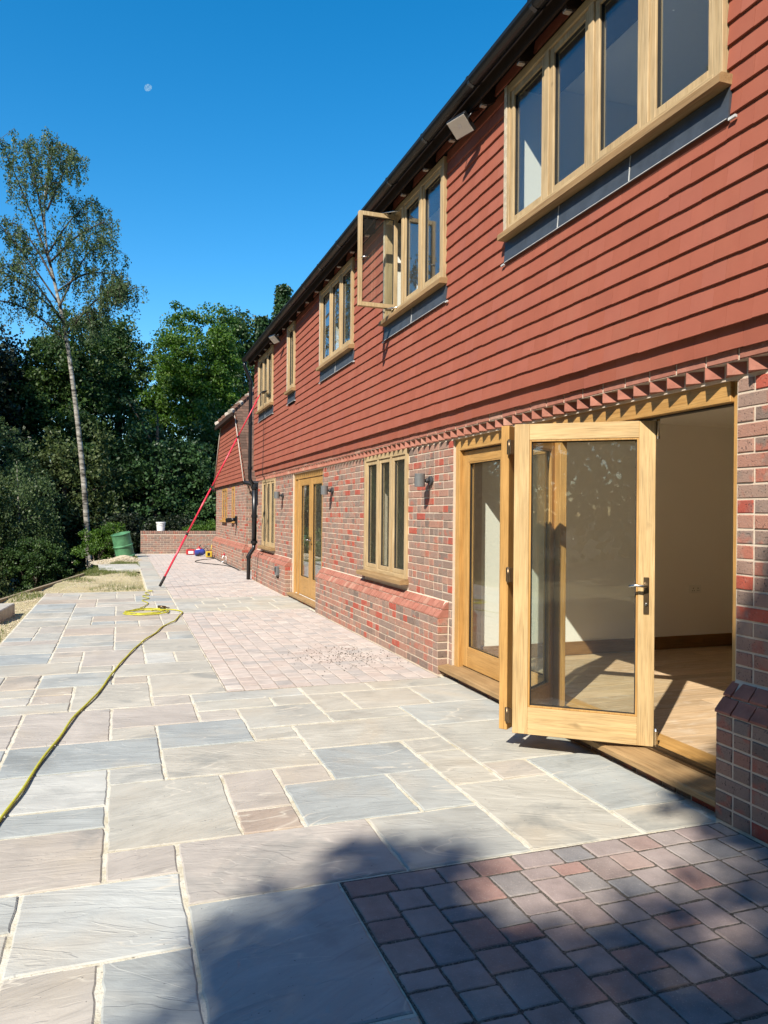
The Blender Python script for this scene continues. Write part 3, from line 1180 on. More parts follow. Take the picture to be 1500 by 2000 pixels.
b.box(2.849, 2.905, YN, YF, 2.2675, 2.3345)
b.obj("string_mortar", "mortar", brickwall)

# ---- tile hanging
b = MB()
ys = [YN] + [v for o in OPEN_U for v in o[:2]] + [YF]
for q in range(0, len(ys), 2):
    b.box(2.835, 3.2, ys[q], ys[q + 1], 2.36, 5.0)
for o in OPEN_U:
    b.box(2.835, 3.2, o[0], o[1], 2.36, o[2] - 0.01)
    b.box(2.835, 3.2, o[0], o[1], o[3], 5.0)
b.box(2.835, 3.2, YN, YF, 2.335, 2.36)
cladding = b.obj("tile_cladding", "dark_timber", house)
tiles = Pieces("wall_tile", "clay_tile", cladding, 300)
GA, TW = 0.1143, 0.1655
for r_ in range(23):
    zb = 2.322 + r_ * GA
    off = (r_ % 2) * TW / 2
    y = YN - off
    while y < YF:
        a, c_ = max(y, YN), min(y + TW, YF)
        y += TW
        iv = [(a, c_)]
        for o in OPEN_U:
            if zb + GA * 0.75 > o[2] - 0.16 and zb < o[3]:
                low = zb + GA * 0.75 > o[2] - 0.02
                nv = []
                for (p0, p1) in iv:
                    o0, o1 = o[0] - 0.004, o[1] + 0.004
                    if p1 <= o0 or p0 >= o1:
                        nv.append((p0, p1))
                    else:
                        if p0 < o0: nv.append((p0, o0))
                        if p1 > o1: nv.append((o1, p1))
                iv = nv
        for (p0, p1) in iv:
            if p1 - p0 < 0.012:
                continue
            j1, j2 = random.gauss(0, .0011), random.gauss(0, .0009)
            z1 = zb + 0.165
            if z1 > 4.98: z1 = 4.98
            sl_ = 0.0140 / GA
            xb = 2.789 + (0.034 if r_ == 0 else 0) + random.uniform(-.0005, .0005)
            xt = xb + sl_ * (z1 - zb) - (0.022 if r_ == 0 else 0)
            g = 0.0008
            V_ = [(xb, p0 + g, zb + j1), (xb, p1 - g, zb + j1 + j2), (xt, p1 - g, z1), (xt, p0 + g, z1),
                  (xb + .0138, p0 + g, zb + j1), (xb + .0138, p1 - g, zb + j1 + j2), (xt + .0138, p1 - g, z1), (xt + .0138, p0 + g, z1)]
            F_ = [(0, 1, 2, 3), (4, 7, 6, 5), (0, 4, 5, 1), (0, 3, 7, 4), (1, 5, 6, 2)]
            tiles.add(V_, F_, random.random(), (xb, (p0 + p1) / 2, zb + .05), (p1 - p0) * GA)
tiles.build()

# ---- roof, eaves
b = MB()
E_X, E_Z = 2.53, 4.92
b.prism([(E_X + .10, 4.955), (8.0, 9.6), (8.0, 9.72), (E_X + .075, 4.985)], 1, YN - .1, YF + 0.12)
b.prism([(8.0, 9.6), (13.4, 4.9), (13.4, 5.0), (8.0, 9.72)], 1, YN - .1, YF + 0.12)
roof = b.obj("roof", "roof_tile", house)
b = MB()   # roof tile courses on the slope
for r_ in range(62):
    s0 = r_ * 0.114
    x0 = E_X + .065 + s0 * .762
    z0 = 4.985 + s0 * .648
    x1, z1 = x0 + .114 * .762 + .02, z0 + .114 * .648 + .004
    b.prism([(x0, z0 + .012), (x1, z1 + .002), (x1, z1 - .01), (x0, z0)], 1, YN - .1, YF + .12, tint=random.random())
b.obj("roof_tile_course", "roof_tile", roof, kind='stuff')
b = MB()   # dark soffit boarding; fascia added to stop sun leaking behind the gutter
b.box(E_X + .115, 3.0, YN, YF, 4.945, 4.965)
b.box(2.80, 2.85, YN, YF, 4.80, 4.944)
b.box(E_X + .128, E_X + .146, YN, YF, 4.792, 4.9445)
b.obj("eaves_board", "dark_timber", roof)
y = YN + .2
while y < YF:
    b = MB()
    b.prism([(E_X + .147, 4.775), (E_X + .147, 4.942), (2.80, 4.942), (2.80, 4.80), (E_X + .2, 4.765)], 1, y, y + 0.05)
    b.box(E_X + .148, E_X + .195, y + .006, y + .044, 4.752, 4.7645, mi=1)  # small pale tip under the dark foot
    b.obj("rafter_foot", ["dark_timber", "pale_rafter_tip"], roof)
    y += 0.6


def gutter(name, y0, y1, x, z, parent, r=0.058):
    b = MB()
    n = 9
    V_, F_ = [], []
    for rr_, sgn in ((r, 1), (r - 0.005, -1)):
        for yy in (y0, y1):
            for q in range(n):
                a = math.pi + math.pi * q / (n - 1)
                V_.append((x + math.cos(a) * rr_, yy, z + math.sin(a) * rr_))
    for q in range(n - 1):
        F_.append((q, q + 1, n + q + 1, n + q))
        F_.append((2 * n + q, 3 * n + q, 3 * n + q + 1, 2 * n + q + 1))
    F_.append((0, n, 3 * n, 2 * n))
    F_.append((n - 1, 3 * n - 1, 4 * n - 1, 2 * n - 1))
    F_.append(tuple(range(n)))
    F_.append(tuple(range(n, 2 * n)))
    b.add(V_, F_, smooth=False)
    g_ = b.obj(name, "gutter_plastic", parent)
    return g_


gut = gutter("gutter", YN, YF + 0.12, E_X + .055, E_Z, house)
y = YN + 0.35
while y < YF:
    b = MB()
    b.prism([(E_X - .006 + .0, E_Z + .004), (E_X + .012, E_Z - .045), (E_X + .055, E_Z - .066), (E_X + .10, E_Z - .045), (E_X + .122, E_Z + .03),
             (E_X + .118, E_Z + .03), (E_X + .112, E_Z - .02)], 1, y, y + .035)
    b.obj("gutter_bracket", "black_plastic", gut)
    y += 0.95


# ---- windows
def window(y0, y1, z0, z1, xf, n, mv, mh, open_last=False, sill_x=0.048, curtain=None, lead=False, stile=0.05, narrow=False, dark_sill=True):
    """y0 near jamb, y1 far jamb; z0 top of the sill, z1 head; xf outer face"""
    b = MB()
    jw = 0.062
    b.box(xf, xf + 0.09, y0, y0 + jw, z0, z1, 0.2, 0.003)
    b.box(xf, xf + 0.09, y1 - jw, y1, z0, z1, 0.6, 0.003)
    pitch = (y1 - y0 - 2 * jw) / n
    for q in range(1, n):
        yc = y0 + jw + pitch * q
        b.box(xf + .001, xf + 0.085, yc - 0.03, yc + 0.03, z0, z1 - 0.001, 0.3 + .2 * q, 0.003)
    fr_ = b.obj("window", mv, house)
    b = MB()
    b.box(xf - .001, xf + 0.09, y0 + jw + .0005, y1 - jw - .0005, z1 - 0.06, z1 + .001, 0.4, 0.003)
    b.box(xf - .001, xf + 0.09, y0 + jw + .0005, y1 - jw - .0005, z0 - .001, z0 + 0.045, 0.7, 0.003)
    each(b, "window_rail", mh, fr_)
    if lead:
        b = MB()
        b.box(xf - .008, xf - .0005, y1 - .034, y1 + .008, z0 + .001, z1, .5, .001)
        b.obj("trim_board", "pale_timber", fr_)
    b = MB()
    sx0 = xf - sill_x
    b.prism([(sx0, z0 - .053), (sx0, z0 - .014), (sx0 + .012, z0 - .002), (xf + .09, z0 + .0), (xf + .09, z0 - .053)], 1, y0 - 0.035, y1 + 0.03, 0.4)
    b.obj("sill", "oak_sill" if dark_sill else mh, fr_)
    for q in range(n):
        a = y0 + jw + pitch * q + (0.03 if q > 0 else 0) + .002
        c_ = y0 + jw + pitch * (q + 1) - (0.03 if q < n - 1 else 0) - .002
        za, zb = z0 + 0.047, z1 - 0.062
        W = c_ - a
        tf = None
        if open_last and q == n - 1:
            # swung out at a right angle, pivoted on its far stile
            hy = 7.63

            def tf(px, py, pz):   # local: py along width from the far stile
                return (2.80 - (c_ - py) * 0.44 / W, hy + (px - xf), pz)
        s_ = MB()
        st = 0.046
        xa, xb = xf + 0.012, xf + 0.062
        s_.box(xa, xb, a, a + st, za, zb, 0.3, 0.004)
        s_.box(xa, xb, c_ - st, c_, za, zb, 0.8, 0.004)
        s_.box(xa + .001, xb - .001, a + st, c_ - st, za, za + st, 0.5, 0.003)
        s_.box(xa + .001, xb - .001, a + st, c_ - st, zb - st, zb, 0.5, 0.003)
        if tf:
            s_.v = [tf(*p_) for p_ in s_.v]
        s_.obj("sash", mv, fr_)
        s_ = MB()
        s_.box(xf + .034, xf + .040, a + st - .003, c_ - st + .003, za + st - .003, zb - st + .003)
        if tf:
            s_.v = [tf(*p_) for p_ in s_.v]
        s_.obj("glass_pane", "glass", fr_)
        s_ = MB()   # dark glazing gasket
        for (p0, p1, q0, q1) in ((a + st - .001, a + st + .005, za + st, zb - st), (c_ - st - .005, c_ - st + .001, za + st, zb - st),
                                 (a + st + .005, c_ - st - .005, za + st - .001, za + st + .005), (a + st + .005, c_ - st - .005, zb - st - .005, zb - st + .001)):
            s_.box(xf + .026, xf + .046, p0, p1, q0, q1)
        if tf:
            s_.v = [tf(*p_) for p_ in s_.v]
        each(s_, "gasket", "rubber", fr_)
        if tf:
            s_ = MB()
            s_.tube([tf(xf + .0, a + .03, (za + zb) / 2), tf(xf - .03, a + .03, (za + zb) / 2), tf(xf - .04, a + .12, (za + zb) / 2 + .01)], .007, 6)
            s_.obj("handle", "chrome", fr_)
            s_ = MB()
            s_.tube([(2.80, 7.50, za - .005), (2.72, 7.60, za - .005), (2.66, 7.66, za - .005)], .007, 6)
            s_.tube([(2.80, 7.78, za - .006), (2.74, 7.64, za - .006)], .006, 6)
            s_.tube([(2.80, 7.50, zb + .005), (2.70, 7.58, zb + .005), (2.62, 7.66, zb + .005)], .007, 6)
            each(s_, "stay", "chrome", fr_)
        elif not narrow:
            s_ = MB()   # inner espagnolette handle seen through the glass
            yh = a + st * 0.5
            s_.box(xf + .064, xf + .076, yh - .012, yh + .012, (za + zb) / 2 - .02, (za + zb) / 2 + .10)
            s_.tube([(xf + .075, yh, (za + zb) / 2 + .04), (xf + .10, yh, (za + zb) / 2 + .04), (xf + .105, yh + .01, (za + zb) / 2 - .07)], .008, 6)
            s_.obj("handle", "chrome", fr_)
    if lead:
        b = MB()
        x_ = 2.776
        nseg = max(1, round((y1 - y0) / 0.75))
        for q in range(nseg):
            ya, yb_ = y0 - .03 + (y1 - y0 + .06) * q / nseg, y0 - .03 + (y1 - y0 + .06) * (q + 1) / nseg
            b.prism([(x_ - .001 * (q % 2), z0 - .215), (x_ + .012, z0 - .06), (x_ + .030, z0 - .06), (x_ + .010, z0 - .218)], 1, ya + .001, yb_ - .001, random.random())
        b.obj("lead_flashing", "lead", fr_)
        b = MB()
        for q in range(1, nseg + 0):
            ya = y0 - .03 + (y1 - y0 + .06) * q / nseg
            b.prism([(x_ - .004, z0 - .212), (x_ + .008, z0 - .062), (x_ + .012, z0 - .062), (x_, z0 - .216)], 1, ya - .003, ya + .003)
        b.box(x_ - .002, x_ + .012, y1 + .03, y1 + .075, z0 - .232, z0 - .219)
        b.box(x_ - .002, x_ + .012, y0 - .075, y0 - .03, z0 - .232, z0 - .219)
        b.box(x_ - .004, x_ - .001, y0 - .02, y1 + .02, z0 - .219, z0 - .2155)
        b.obj("flashing_edge", "lead_edge", fr_)
    return fr_


RU, RA = "raw_oak_upright", "raw_oak_along"
window(2.95, 5.17, 3.66, 4.78, 2.765, 4, RU, RA, lead=True)
window(6.345, 7.995, 3.66, 4.78, 2.765, 3, RU, RA, open_last=True, lead=True)
window(9.24, 10.88, 3.66, 4.78, 2.765, 3, RU, RA, lead=True)
window(12.655, 13.19, 3.64, 4.78, 2.765, 1, RU, RA, lead=True, narrow=True)
window(14.62, 16.17, 3.66, 4.78, 2.765, 3, RU, RA, lead=True)
OU, OA = "oak_upright", "oak_along"
window(7.53, 9.03, 0.80, 2.203, 2.885, 3, RU, RA, sill_x=0.085)
window(14.86, 16.28, 0.80, 2.203, 2.885, 3, RU, RA, sill_x=0.085)


# ---- french door
def door_leaf(O, dirv, W, z0, z1, nrm, thick=0.056, stile=0.095, top=0.10, bot=0.17, tint=0.3, name="door_leaf", alongmat="oak_along", upmat="oak_upright"):
    """leaf from point O along dirv (2D), thickness towards -nrm"""
    dx, dy = dirv
    nx_, ny_ = nrm

    def P(u, d, z):
        return (O[0] + dx * u + nx_ * d, O[1] + dy * u + ny_ * d, z)

    def bxl(mb_, u0, u1, d0, d1, za, zb, c_, tt):
        t2 = MB()
        t2.box(u0, u1, d0, d1, za, zb, tt, c_)
        mb_.add([P(*v_) for v_ in t2.v], t2.f, tt)
    s_ = MB()
    bxl(s_, 0, stile, -thick, 0, z0, z1, .003, tint)
    bxl(s_, W - stile, W, -thick, 0, z0, z1, .003, tint + .31)
    lf = s_.obj(name, upmat, house)
    s_ = MB()
    bxl(s_, stile, W - stile, -thick + .001, -.001, z0, z0 + bot, .002, tint + .1)
    bxl(s_, stile, W - stile, -thick + .001, -.001, z1 - top, z1, .002, tint + .5)
    each(s_, "door_rail", alongmat, lf)
    s_ = MB()   # glazing beads
    for sd_, (d0, d1) in enumerate(((-.016, -.004), (-thick + .004, -thick + .016))):
        bd = .012
        bxl(s_, stile, stile + bd, d0, d1, z0 + bot, z1 - top, .002, .2)
        bxl(s_, W - stile - bd, W - stile, d0, d1, z0 + bot, z1 - top, .002, .4)
        bxl(s_, stile + bd, W - stile - bd, d0, d1, z0 + bot, z0 + bot + bd, .002, .6)
        bxl(s_, stile + bd, W - stile - bd, d0, d1, z1 - top - bd, z1 - top, .002, .8)
    each(s_, "glazing_bead", "oak_upright", lf)
    s_ = MB()
    bxl(s_, stile - .004, W - stile + .004, -.034, -.028, z0 + bot - .004, z1 - top + .004, 0, .5)
    s_.obj("glass_pane", "glass", lf)
    s_ = MB()
    g0 = .012
    for (u0, u1, a, c_) in ((stile + g0, stile + g0 + .006, z0 + bot + g0, z1 - top - g0), (W - stile - g0 - .006, W - stile - g0, z0 + bot + g0, z1 - top - g0),
                            (stile + g0, W - stile - g0, z0 + bot + g0, z0 + bot + g0 + .006), (stile + g0, W - stile - g0, z1 - top - g0 - .006, z1 - top - g0)):
        bxl(s_, u0, u1, -.027, -.020, a, c_, 0, .5)
    each(s_, "gasket", "rubber", lf)
    return lf, P


def lever(lf, P, u, z, side=1, length=0.115, mat="bronze"):
    s_ = MB()
    t2 = MB()
    t2.box(u - .016, u + .016, 0, .008, z - .17, z + .05, .5, .003)
    s_.add([P(*v_) for v_ in t2.v], t2.f)
    s_.obj("handle_plate", mat, lf)
    s_ = MB()
    s_.tube([P(u, .006, z), P(u, .045, z), P(u + side * .02, .052, z), P(u + side * length * .6, .052, z + .003), P(u + side * length, .050, z - .004)], [.011, .010, .009, .008, .008], 8)
    s_.obj("handle", "chrome", lf)
    s_ = MB()
    s_.lathe([(.008, 0), (.008, .011), (.005, .012)], P(u, .005, z - .11), (P(0, 1, 0)[0] - P(0, 0, 0)[0], P(0, 1, 0)[1] - P(0, 0, 0)[1], 0), 10)
    s_.obj("keyhole", "chrome", lf)


FX = 2.93
b = MB()
ff = None
b.box(FX, FX + .10, 11.16, 11.235, .07, 2.203, .2, .003)
ff = b.obj("door_frame", "oak_upright", house)
b = MB()
b.box(FX, FX + .10, 13.175, 13.25, .07, 2.203, .5, .003)
b.box(FX, FX + .095, 12.90, 12.955, .07, 2.09, .8, .003)
each(b, "jamb", "oak_upright", ff)
b = MB()
b.box(FX - .001, FX + .10, 11.235, 13.175, 2.09, 2.204, .4, .003)
b.obj("door_head", "oak_along", ff)
b = MB()
b.prism([(2.83, .045), (2.83, .078), (FX + .1, .10), (FX + .1, .045)], 1, 11.125, 13.345)
b.obj("sill", "oak_sill", ff)
ld, P1 = door_leaf((FX + .012, 12.07), (0, -1), 0.825, .11, 2.08, (-1, 0), bot=.30, stile=.11)
ld2, P2 = door_leaf((FX + .012, 12.90), (0, -1), 0.825, .11, 2.08, (-1, 0), bot=.30, stile=.11, tint=.5)
lever(ld, P1, .055, 1.06, 1, .10)
lever(ld2, P2, .77, 1.06, -1, .10)
b = MB()
b.box(FX + .02, FX + .07, 12.957, 13.173, .10, 2.088, .3, .003)
b.obj("side_panel", "oak_upright", ff)

# ---- bifold opening
b = MB()
BX = 2.945
b.box(BX, BX + .11, 2.985, 3.045, .10, 2.203, .2, .003)
bf = b.obj("door_frame", "oak_upright", house)
b = MB()
b.box(BX - .02, BX + .11, 6.29, 6.375, .10, 2.203, .6, .003)
b.obj("jamb", "oak_upright", bf)
b = MB()
b.box(BX - .021, BX + .11, 3.0455, 6.2895, 2.085, 2.204, .4, .003)
b.obj("door_head", "oak_along", bf)
b = MB()
b.box(BX + .02, BX + .06, 3.05, 6.285, 2.0755, 2.0845)
b.obj("head_track", "black_plastic", bf)
b = MB()
b.prism([(2.80, .058), (2.80, .088), (2.812, .096), (BX + .095, .118), (BX + .095, .058)], 1, 2.995, 6.47)
b.obj("sill", "oak_sill", bf)
b = MB()
b.box(BX + .035, BX + .050, 3.046, 6.289, .116, .124)
b.box(BX + .062, BX + .094, 3.046, 6.289, .118, .136)
b.obj("threshold_track", "bronze", bf)
b = MB()
b.box(BX + .0965, 3.22, 3.0, 6.37, .06, .134)
b.obj("threshold_board", "oak_along", bf)

LZ0, LZ1 = .125, 2.072
# far pair, closed
leafA, PA = door_leaf((BX + .02, 6.287), (0, -1), .802, LZ0, LZ1, (-1, 0), tint=.15)
leafA2, PA2 = door_leaf((BX + .02, 5.482), (0, -1), .802, LZ0, LZ1, (-1, 0), tint=.35)
# near pair, folded out to a point over the terrace
apx, apy = 2.346, 4.232
far_e = Vector((2.965, 4.82))
near_e = Vector((3.01, 3.715))
ap1 = Vector((2.312, 4.345))
ap2 = Vector((apx, apy))
dB = (far_e - ap1)
WB = dB.length
dB.normalize()
# inner-face side of B looks towards the camera; outward face away from it
nB = (-dB.y, dB.x)
leafB, PB = door_leaf(tuple(ap1), tuple(dB), WB, LZ0, LZ1, nB, tint=.05)
dC = (near_e - ap2)
WC = dC.length
dC.normalize()
nC = (dC.y, -dC.x)
leafC, PC = door_leaf(tuple(ap2), tuple(dC), WC, LZ0, LZ1, nC, tint=.25, alongmat="oak_across", upmat="pale_oak_upright")
lever(leafC, PC, WC - .048, 1.085, -1, .10)
for z in (.23, 1.12, 1.93):
    s_ = MB()
    s_.tube([(apx - .018, apy + .034, z - .05), (apx - .018, apy + .034, z + .05)], .009, 8)
    s_.box(apx - .022, apx + .004, apy + .010, apy + .060, z - .045, z + .045, .5, .002)
    s_.obj("hinge", "bronze", leafC)
for z0_, z1_ in ((LZ0 - .01, LZ0 + .11), (LZ1 - .11, LZ1 + .01)):
    s_ = MB()
    q = PC(WC + .012, -.01, 0)
    s_.tube([(q[0], q[1], z0_), (q[0], q[1], z1_)], .011, 8)
    s_.box(q[0] - .012, q[0] + .002, q[1] - .016, q[1] + .010, z0_ + .015, z1_ - .015, .5, .001)
    s_.obj("pivot_hinge", "chrome", leafC)

# ---- rooms
b = MB()
IX = 3.2
# ground floor shell with inner openings is formed by the wall; here partitions, back wall, ceiling
b.box(7.6, 7.7, 6.52, 16.8, .0, 2.62)
b.box(6.2, 6.3, 2.0, 6.4, .0, 2.62)  # back wall drawn in close so bounced light brightens the front room
b.box(IX, 7.6, 6.40, 6.52, .0, 2.62)
b.box(IX, 7.6, 10.1, 10.2, .0, 2.62)
b.box(IX, 7.6, 14.0, 14.1, .0, 2.62)
b.box(IX, 7.6, 2.3, 2.4, .0, 2.62)  # end wall placed near, again to keep the front room brighter
b.box(IX, 7.6, 16.8, 16.86, .0, 2.62)
b.box(IX - .012, IX + .0, -2.5, 2.975, .0, 2.62)
b.obj("room_wall", "plaster", house)
b = MB()
b.box(7.4, 7.5, -2.5, 16.8, 2.75, 4.94)
b.box(IX, 7.4, 5.30, 5.38, 2.75, 4.94)
b.box(IX, 7.4, 8.45, 8.53, 2.75, 4.94)
b.box(IX, 7.4, 11.6, 11.68, 2.75, 4.94)
b.box(IX, 7.4, 13.9, 13.98, 2.75, 4.94)
b.box(IX, 7.4, -2.6, -2.5, 2.75, 4.94)
b.box(IX, 7.4, 16.8, 16.86, 2.75, 4.94)
for o in OPEN_U:
    b.box(2.87, 3.21, o[0] + .0, o[0] + .012, o[2], o[3])
    b.box(2.87, 3.21, o[1] - .012, o[1], o[2], o[3])
b.obj("upper_room_wall", "plaster", house)
b = MB()
b.box(IX - .02, 7.7, -2.6, 16.86, 2.62, 2.74)
b.box(IX + .001, 6.199, 2.401, 6.399, 2.45, 2.615)  # front room ceiling set lower to bounce light
b.box(IX - .02, 7.7, -2.6, 16.86, 4.945, 5.02)
b.obj("ceiling", "ceiling_white", house)
b = MB()
b.box(2.95, 13.0, -2.6, 16.86, -.1, .10)
b.box(IX, 7.5, -2.6, 16.86, 2.741, 2.755)
b.box(7.7, 13.2, YN, YF, 0, 4.95)
b.obj("house_core", "plaster", house)
# gable ends
b = MB()
b.prism([(3.2, 5.02), (12.9, 5.02), (8.0, 9.5)], 1, YF - .1, YF)
b.prism([(3.2, 5.02), (12.9, 5.02), (8.0, 9.5)], 1, YN, YN + .1)
b.box(3.2, 13.2, YF, YF + .05, -.1, 5.02)
b.obj("gable_wall", "brick", house)
# floorboards of the front room
fb = Pieces("floorboard", "floorboard", house, 200)
y = 2.2
x_ = 0
while y < 6.38:
    w = 0.148
    y2 = min(y + w, 6.385)
    x = IX + .021 - random.uniform(0, 1.5)
    while x < 7.6:
        L = random.uniform(1.2, 2.1)
        a, c_ = max(x, IX + .021), min(x + L, 7.6)
        if c_ > a:
            P, Fc = pad((0, 0, .115), (1, 0, 0), (0, 1, 0), (0, 0, 1), a + .0012, c_ - .0012, y + .0012, y2 - .0012, .015, .002)
            fb.add(P, Fc, random.random(), ((a + c_) / 2, (y + y2) / 2, .13), (c_ - a) * w * .2)
        x += L
    y = y2
fb.build()
b = MB()
b.box(IX + .0, 6.179, 6.382, 6.3995, .131, .262, .4, .004)
b.box(6.18, 6.1995, 2.41, 6.38, .131, .262, .4, .004)
b.obj("skirting_board", "skirting_oak", house)
b = MB()
b.box(5.62, 5.77, 6.389, 6.3995, .70, .785, .5, .003)
sk = b.obj("wall_socket", "socket_white", house)
b = MB()
for xx in (5.665, 5.725):
    b.box(xx - .004, xx + .004, 6.3875, 6.3895, .745, .755)
    b.box(xx - .014, xx - .008, 6.3875, 6.3895, .722, .730)
    b.box(xx + .008, xx + .014, 6.3875, 6.3895, .722, .730)
b.obj("socket_hole", "rubber", sk)
# curtain in the upper middle room and ground-floor rooms
for (yy0, yy1, zz0, zz1, xx) in ((8.85, 8.98, .82, 2.15, 3.24), (6.75, 7.35, 3.05, 4.3, 5.5)):
    b = MB()
    V_, F_ = [], []
    n = 24
    for q in range(n + 1):
        yv = yy0 + (yy1 - yy0) * q / n
        xv = xx + .02 * math.sin(q * 1.9)
        V_ += [(xv, yv, zz0), (xv, yv, zz1), (xv + .006, yv, zz0), (xv + .006, yv, zz1)]
    for q in range(n):
        o = q * 4
        F_ += [(o, o + 1, o + 5, o + 4), (o + 2, o + 6, o + 7, o + 3)]
    b.add(V_, F_, smooth=True)
    b.obj("curtain", "white_plastic" if xx < 4 else "curtain_blue", house)

# ---- downpipe at the far corner
b = MB()
pr = .040
b.tube([(2.60, 16.98, 4.86), (2.60, 17.0, 4.78), (2.74, 17.02, 4.45), (2.742, 17.02, 2.50), (2.742, 17.02, 2.26), (2.85, 17.02, 2.06)], pr, 12)
dp = b.obj("downpipe", "black_plastic", house)
b = MB()
b.tube([(2.85, 17.02, 2.14), (2.85, 17.02, .78)], .056, 14)
b.tube([(2.85, 17.02, .80), (2.84, 17.02, .70), (2.73, 17.0, .54), (2.727, 17.0, .47), (2.727, 17.0, .0)], .043, 14)
b.obj("soil_pipe", "black_plastic", dp)
for (xx, z, rr_) in ((2.85, 2.06, .068), (2.85, 1.42, .066), (2.85, .84, .07), (2.742, 3.5, .048), (2.742, 2.5, .048), (2.727, .5, .052), (2.742, 4.40, .05)):
    s_ = MB()
    s_.lathe([(rr_, -.03), (rr_ + .004, -.028), (rr_ + .004, .028), (rr_, .03)], (xx, 17.02 if xx != 2.727 else 17.0, z), (0, 0, 1), 14)
    s_.box(xx - .02, xx + .02, 17.0, 17.10, z - .012, z + .012)
    s_.obj("pipe_bracket", "black_plastic", dp)
s_ = MB()
s_.tube([(3.02, 19.55, 2.26), (2.99, 18.6, 2.20), (2.90, 17.4, 2.12), (2.86, 17.1, 2.0)], .04, 10)
s_.obj("branch_pipe", "black_plastic", dp)

# ---- wing
WGX, WY0, WY1 = 3.08, 19.72, 26.2
b = MB()
b.box(WGX + .006, 9.5, WY0 + .006, WY1, -.1, 2.35)
b.box(WGX - .104, WGX, WY0 - .09, WY1 + .1, -.1, .53)
b.box(WGX, 6, WY0 - .09, WY0, -.1, .53)
wing = b.obj("wing_wall", "mortar", house)
wb = Pieces("brick", "brick", wing, 0)
course(WGX, WY0, WY1, .688, 22, target=wb)
course(WGX - .11, WY0 - .10, WY1 + .11, .0085, 7, target=wb)
course(WY0, WGX, 6.0, .688, 22, N=(0, -1, 0), axis='x', target=wb)
course(WY0 - .096, WGX - .11, 6.0, .0085, 7, N=(0, -1, 0), axis='x', target=wb)
wb.build()
wsp = Pieces("splay_brick", "red_brick", wing, 0)
for row in range(2):
    zb = .5365 + row * .0745
    xb = WGX - .11 + row * .055
    y = WY0 - .10 + row * .05
    while y < WY1 + .1:
        V_ = [(xb, y + .005, zb), (xb, y + .107, zb), (xb + .055, y + .107, zb + .07), (xb + .055, y + .005, zb + .07), (xb + .055, y + .005, zb), (xb + .055, y + .107, zb)]
        wsp.add(V_, [(0, 1, 2, 3), (0, 3, 4), (1, 5, 2)], random.random(), V_[0], .01)
        y += .112
    xx = xb
    yb_ = WY0 - .10 + row * .05
    while xx < 6:
        V_ = [(xx + .005, yb_, zb), (xx + .107, yb_, zb), (xx + .107, yb_ + .05, zb + .07), (xx + .005, yb_ + .05, zb + .07)]
        wsp.add(V_, [(0, 1, 2, 3)], random.random(), V_[0], .01)
        xx += .112
wsp.build()
# gable tile hanging
GYc, GZ0, GZ1 = 22.85, 2.33, 4.28
HW0, HW1 = 3.28, 1.47
b = MB()
b.prism([(GYc - HW0 + .05, GZ0), (GYc + HW0 - .05, GZ0), (GYc + HW1 - .03, GZ1), (GYc - HW1 + .03, GZ1)], 0, WGX - .03, WGX + .3)
gab = b.obj("gable_cladding", "dark_timber", house)
gt = Pieces("wall_tile", "clay_tile", gab, 0)
for r_ in range(17):
    zb = GZ0 + r_ * GA
    hw = HW0 - (HW0 - HW1) * (zb - GZ0) / (GZ1 - GZ0)
    y = GYc - hw - (r_ % 2) * TW / 2
    while y < GYc + hw:
        a, c_ = max(y, GYc - hw), min(y + TW, GYc + hw)
        y += TW
        if c_ - a < .02:
            continue
        xb = WGX - .072 + random.uniform(-.001, .001)
        z1 = zb + .13
        V_ = [(xb, a, zb), (xb, c_, zb), (xb + .016, c_, z1), (xb + .016, a, z1), (xb + .013, a, zb), (xb + .013, c_, zb)]
        gt.add(V_, [(0, 1, 2, 3), (0, 4, 5, 1)], random.random(), V_[0], .01)
gt.build()
# wing roof: steep near and far slopes, hipped end
ridge_z = GZ1 + HW1 * (GZ1 - GZ0) / (HW0 - HW1)
rx = WGX - .12 + 1.55
ex = WGX - .22
slope_n = [(WGX - .05, GYc - HW0 - .18, GZ0 - .05), (9.5, GYc - HW0 - .18, GZ0 - .05), (9.5, GYc, ridge_z), (rx, GYc, ridge_z), (ex, GYc - HW1 - .12, GZ1 - .05), (WGX - .05, GYc - HW1 - .12, GZ1 - .05)]
slope_f = [(WGX - .05, GYc + HW0 + .18, GZ0 - .05), (9.5, GYc + HW0 + .18, GZ0 - .05), (9.5, GYc, ridge_z), (rx, GYc, ridge_z), (ex, GYc + HW1 + .12, GZ1 - .05), (WGX - .05, GYc + HW1 + .12, GZ1 - .05)]
hip = [(ex, GYc - HW1 - .12, GZ1 - .05), (ex, GYc + HW1 + .12, GZ1 - .05), (rx, GYc, ridge_z)]
b = MB()


def thick_poly(mb_, poly, t_):
    P_ = [Vector(q) for q in poly]
    nn = (P_[1] - P_[0]).cross(P_[2] - P_[0]).normalized()
    if nn.z > 0:
        nn = -nn
    n_ = len(P_)
    mb_.add([tuple(q) for q in P_] + [tuple(q + nn * t_) for q in P_],
            [tuple(range(n_)), tuple(range(n_, 2 * n_))[::-1]] + [(j, (j + 1) % n_, n_ + (j + 1) % n_, n_ + j) for j in range(n_)])


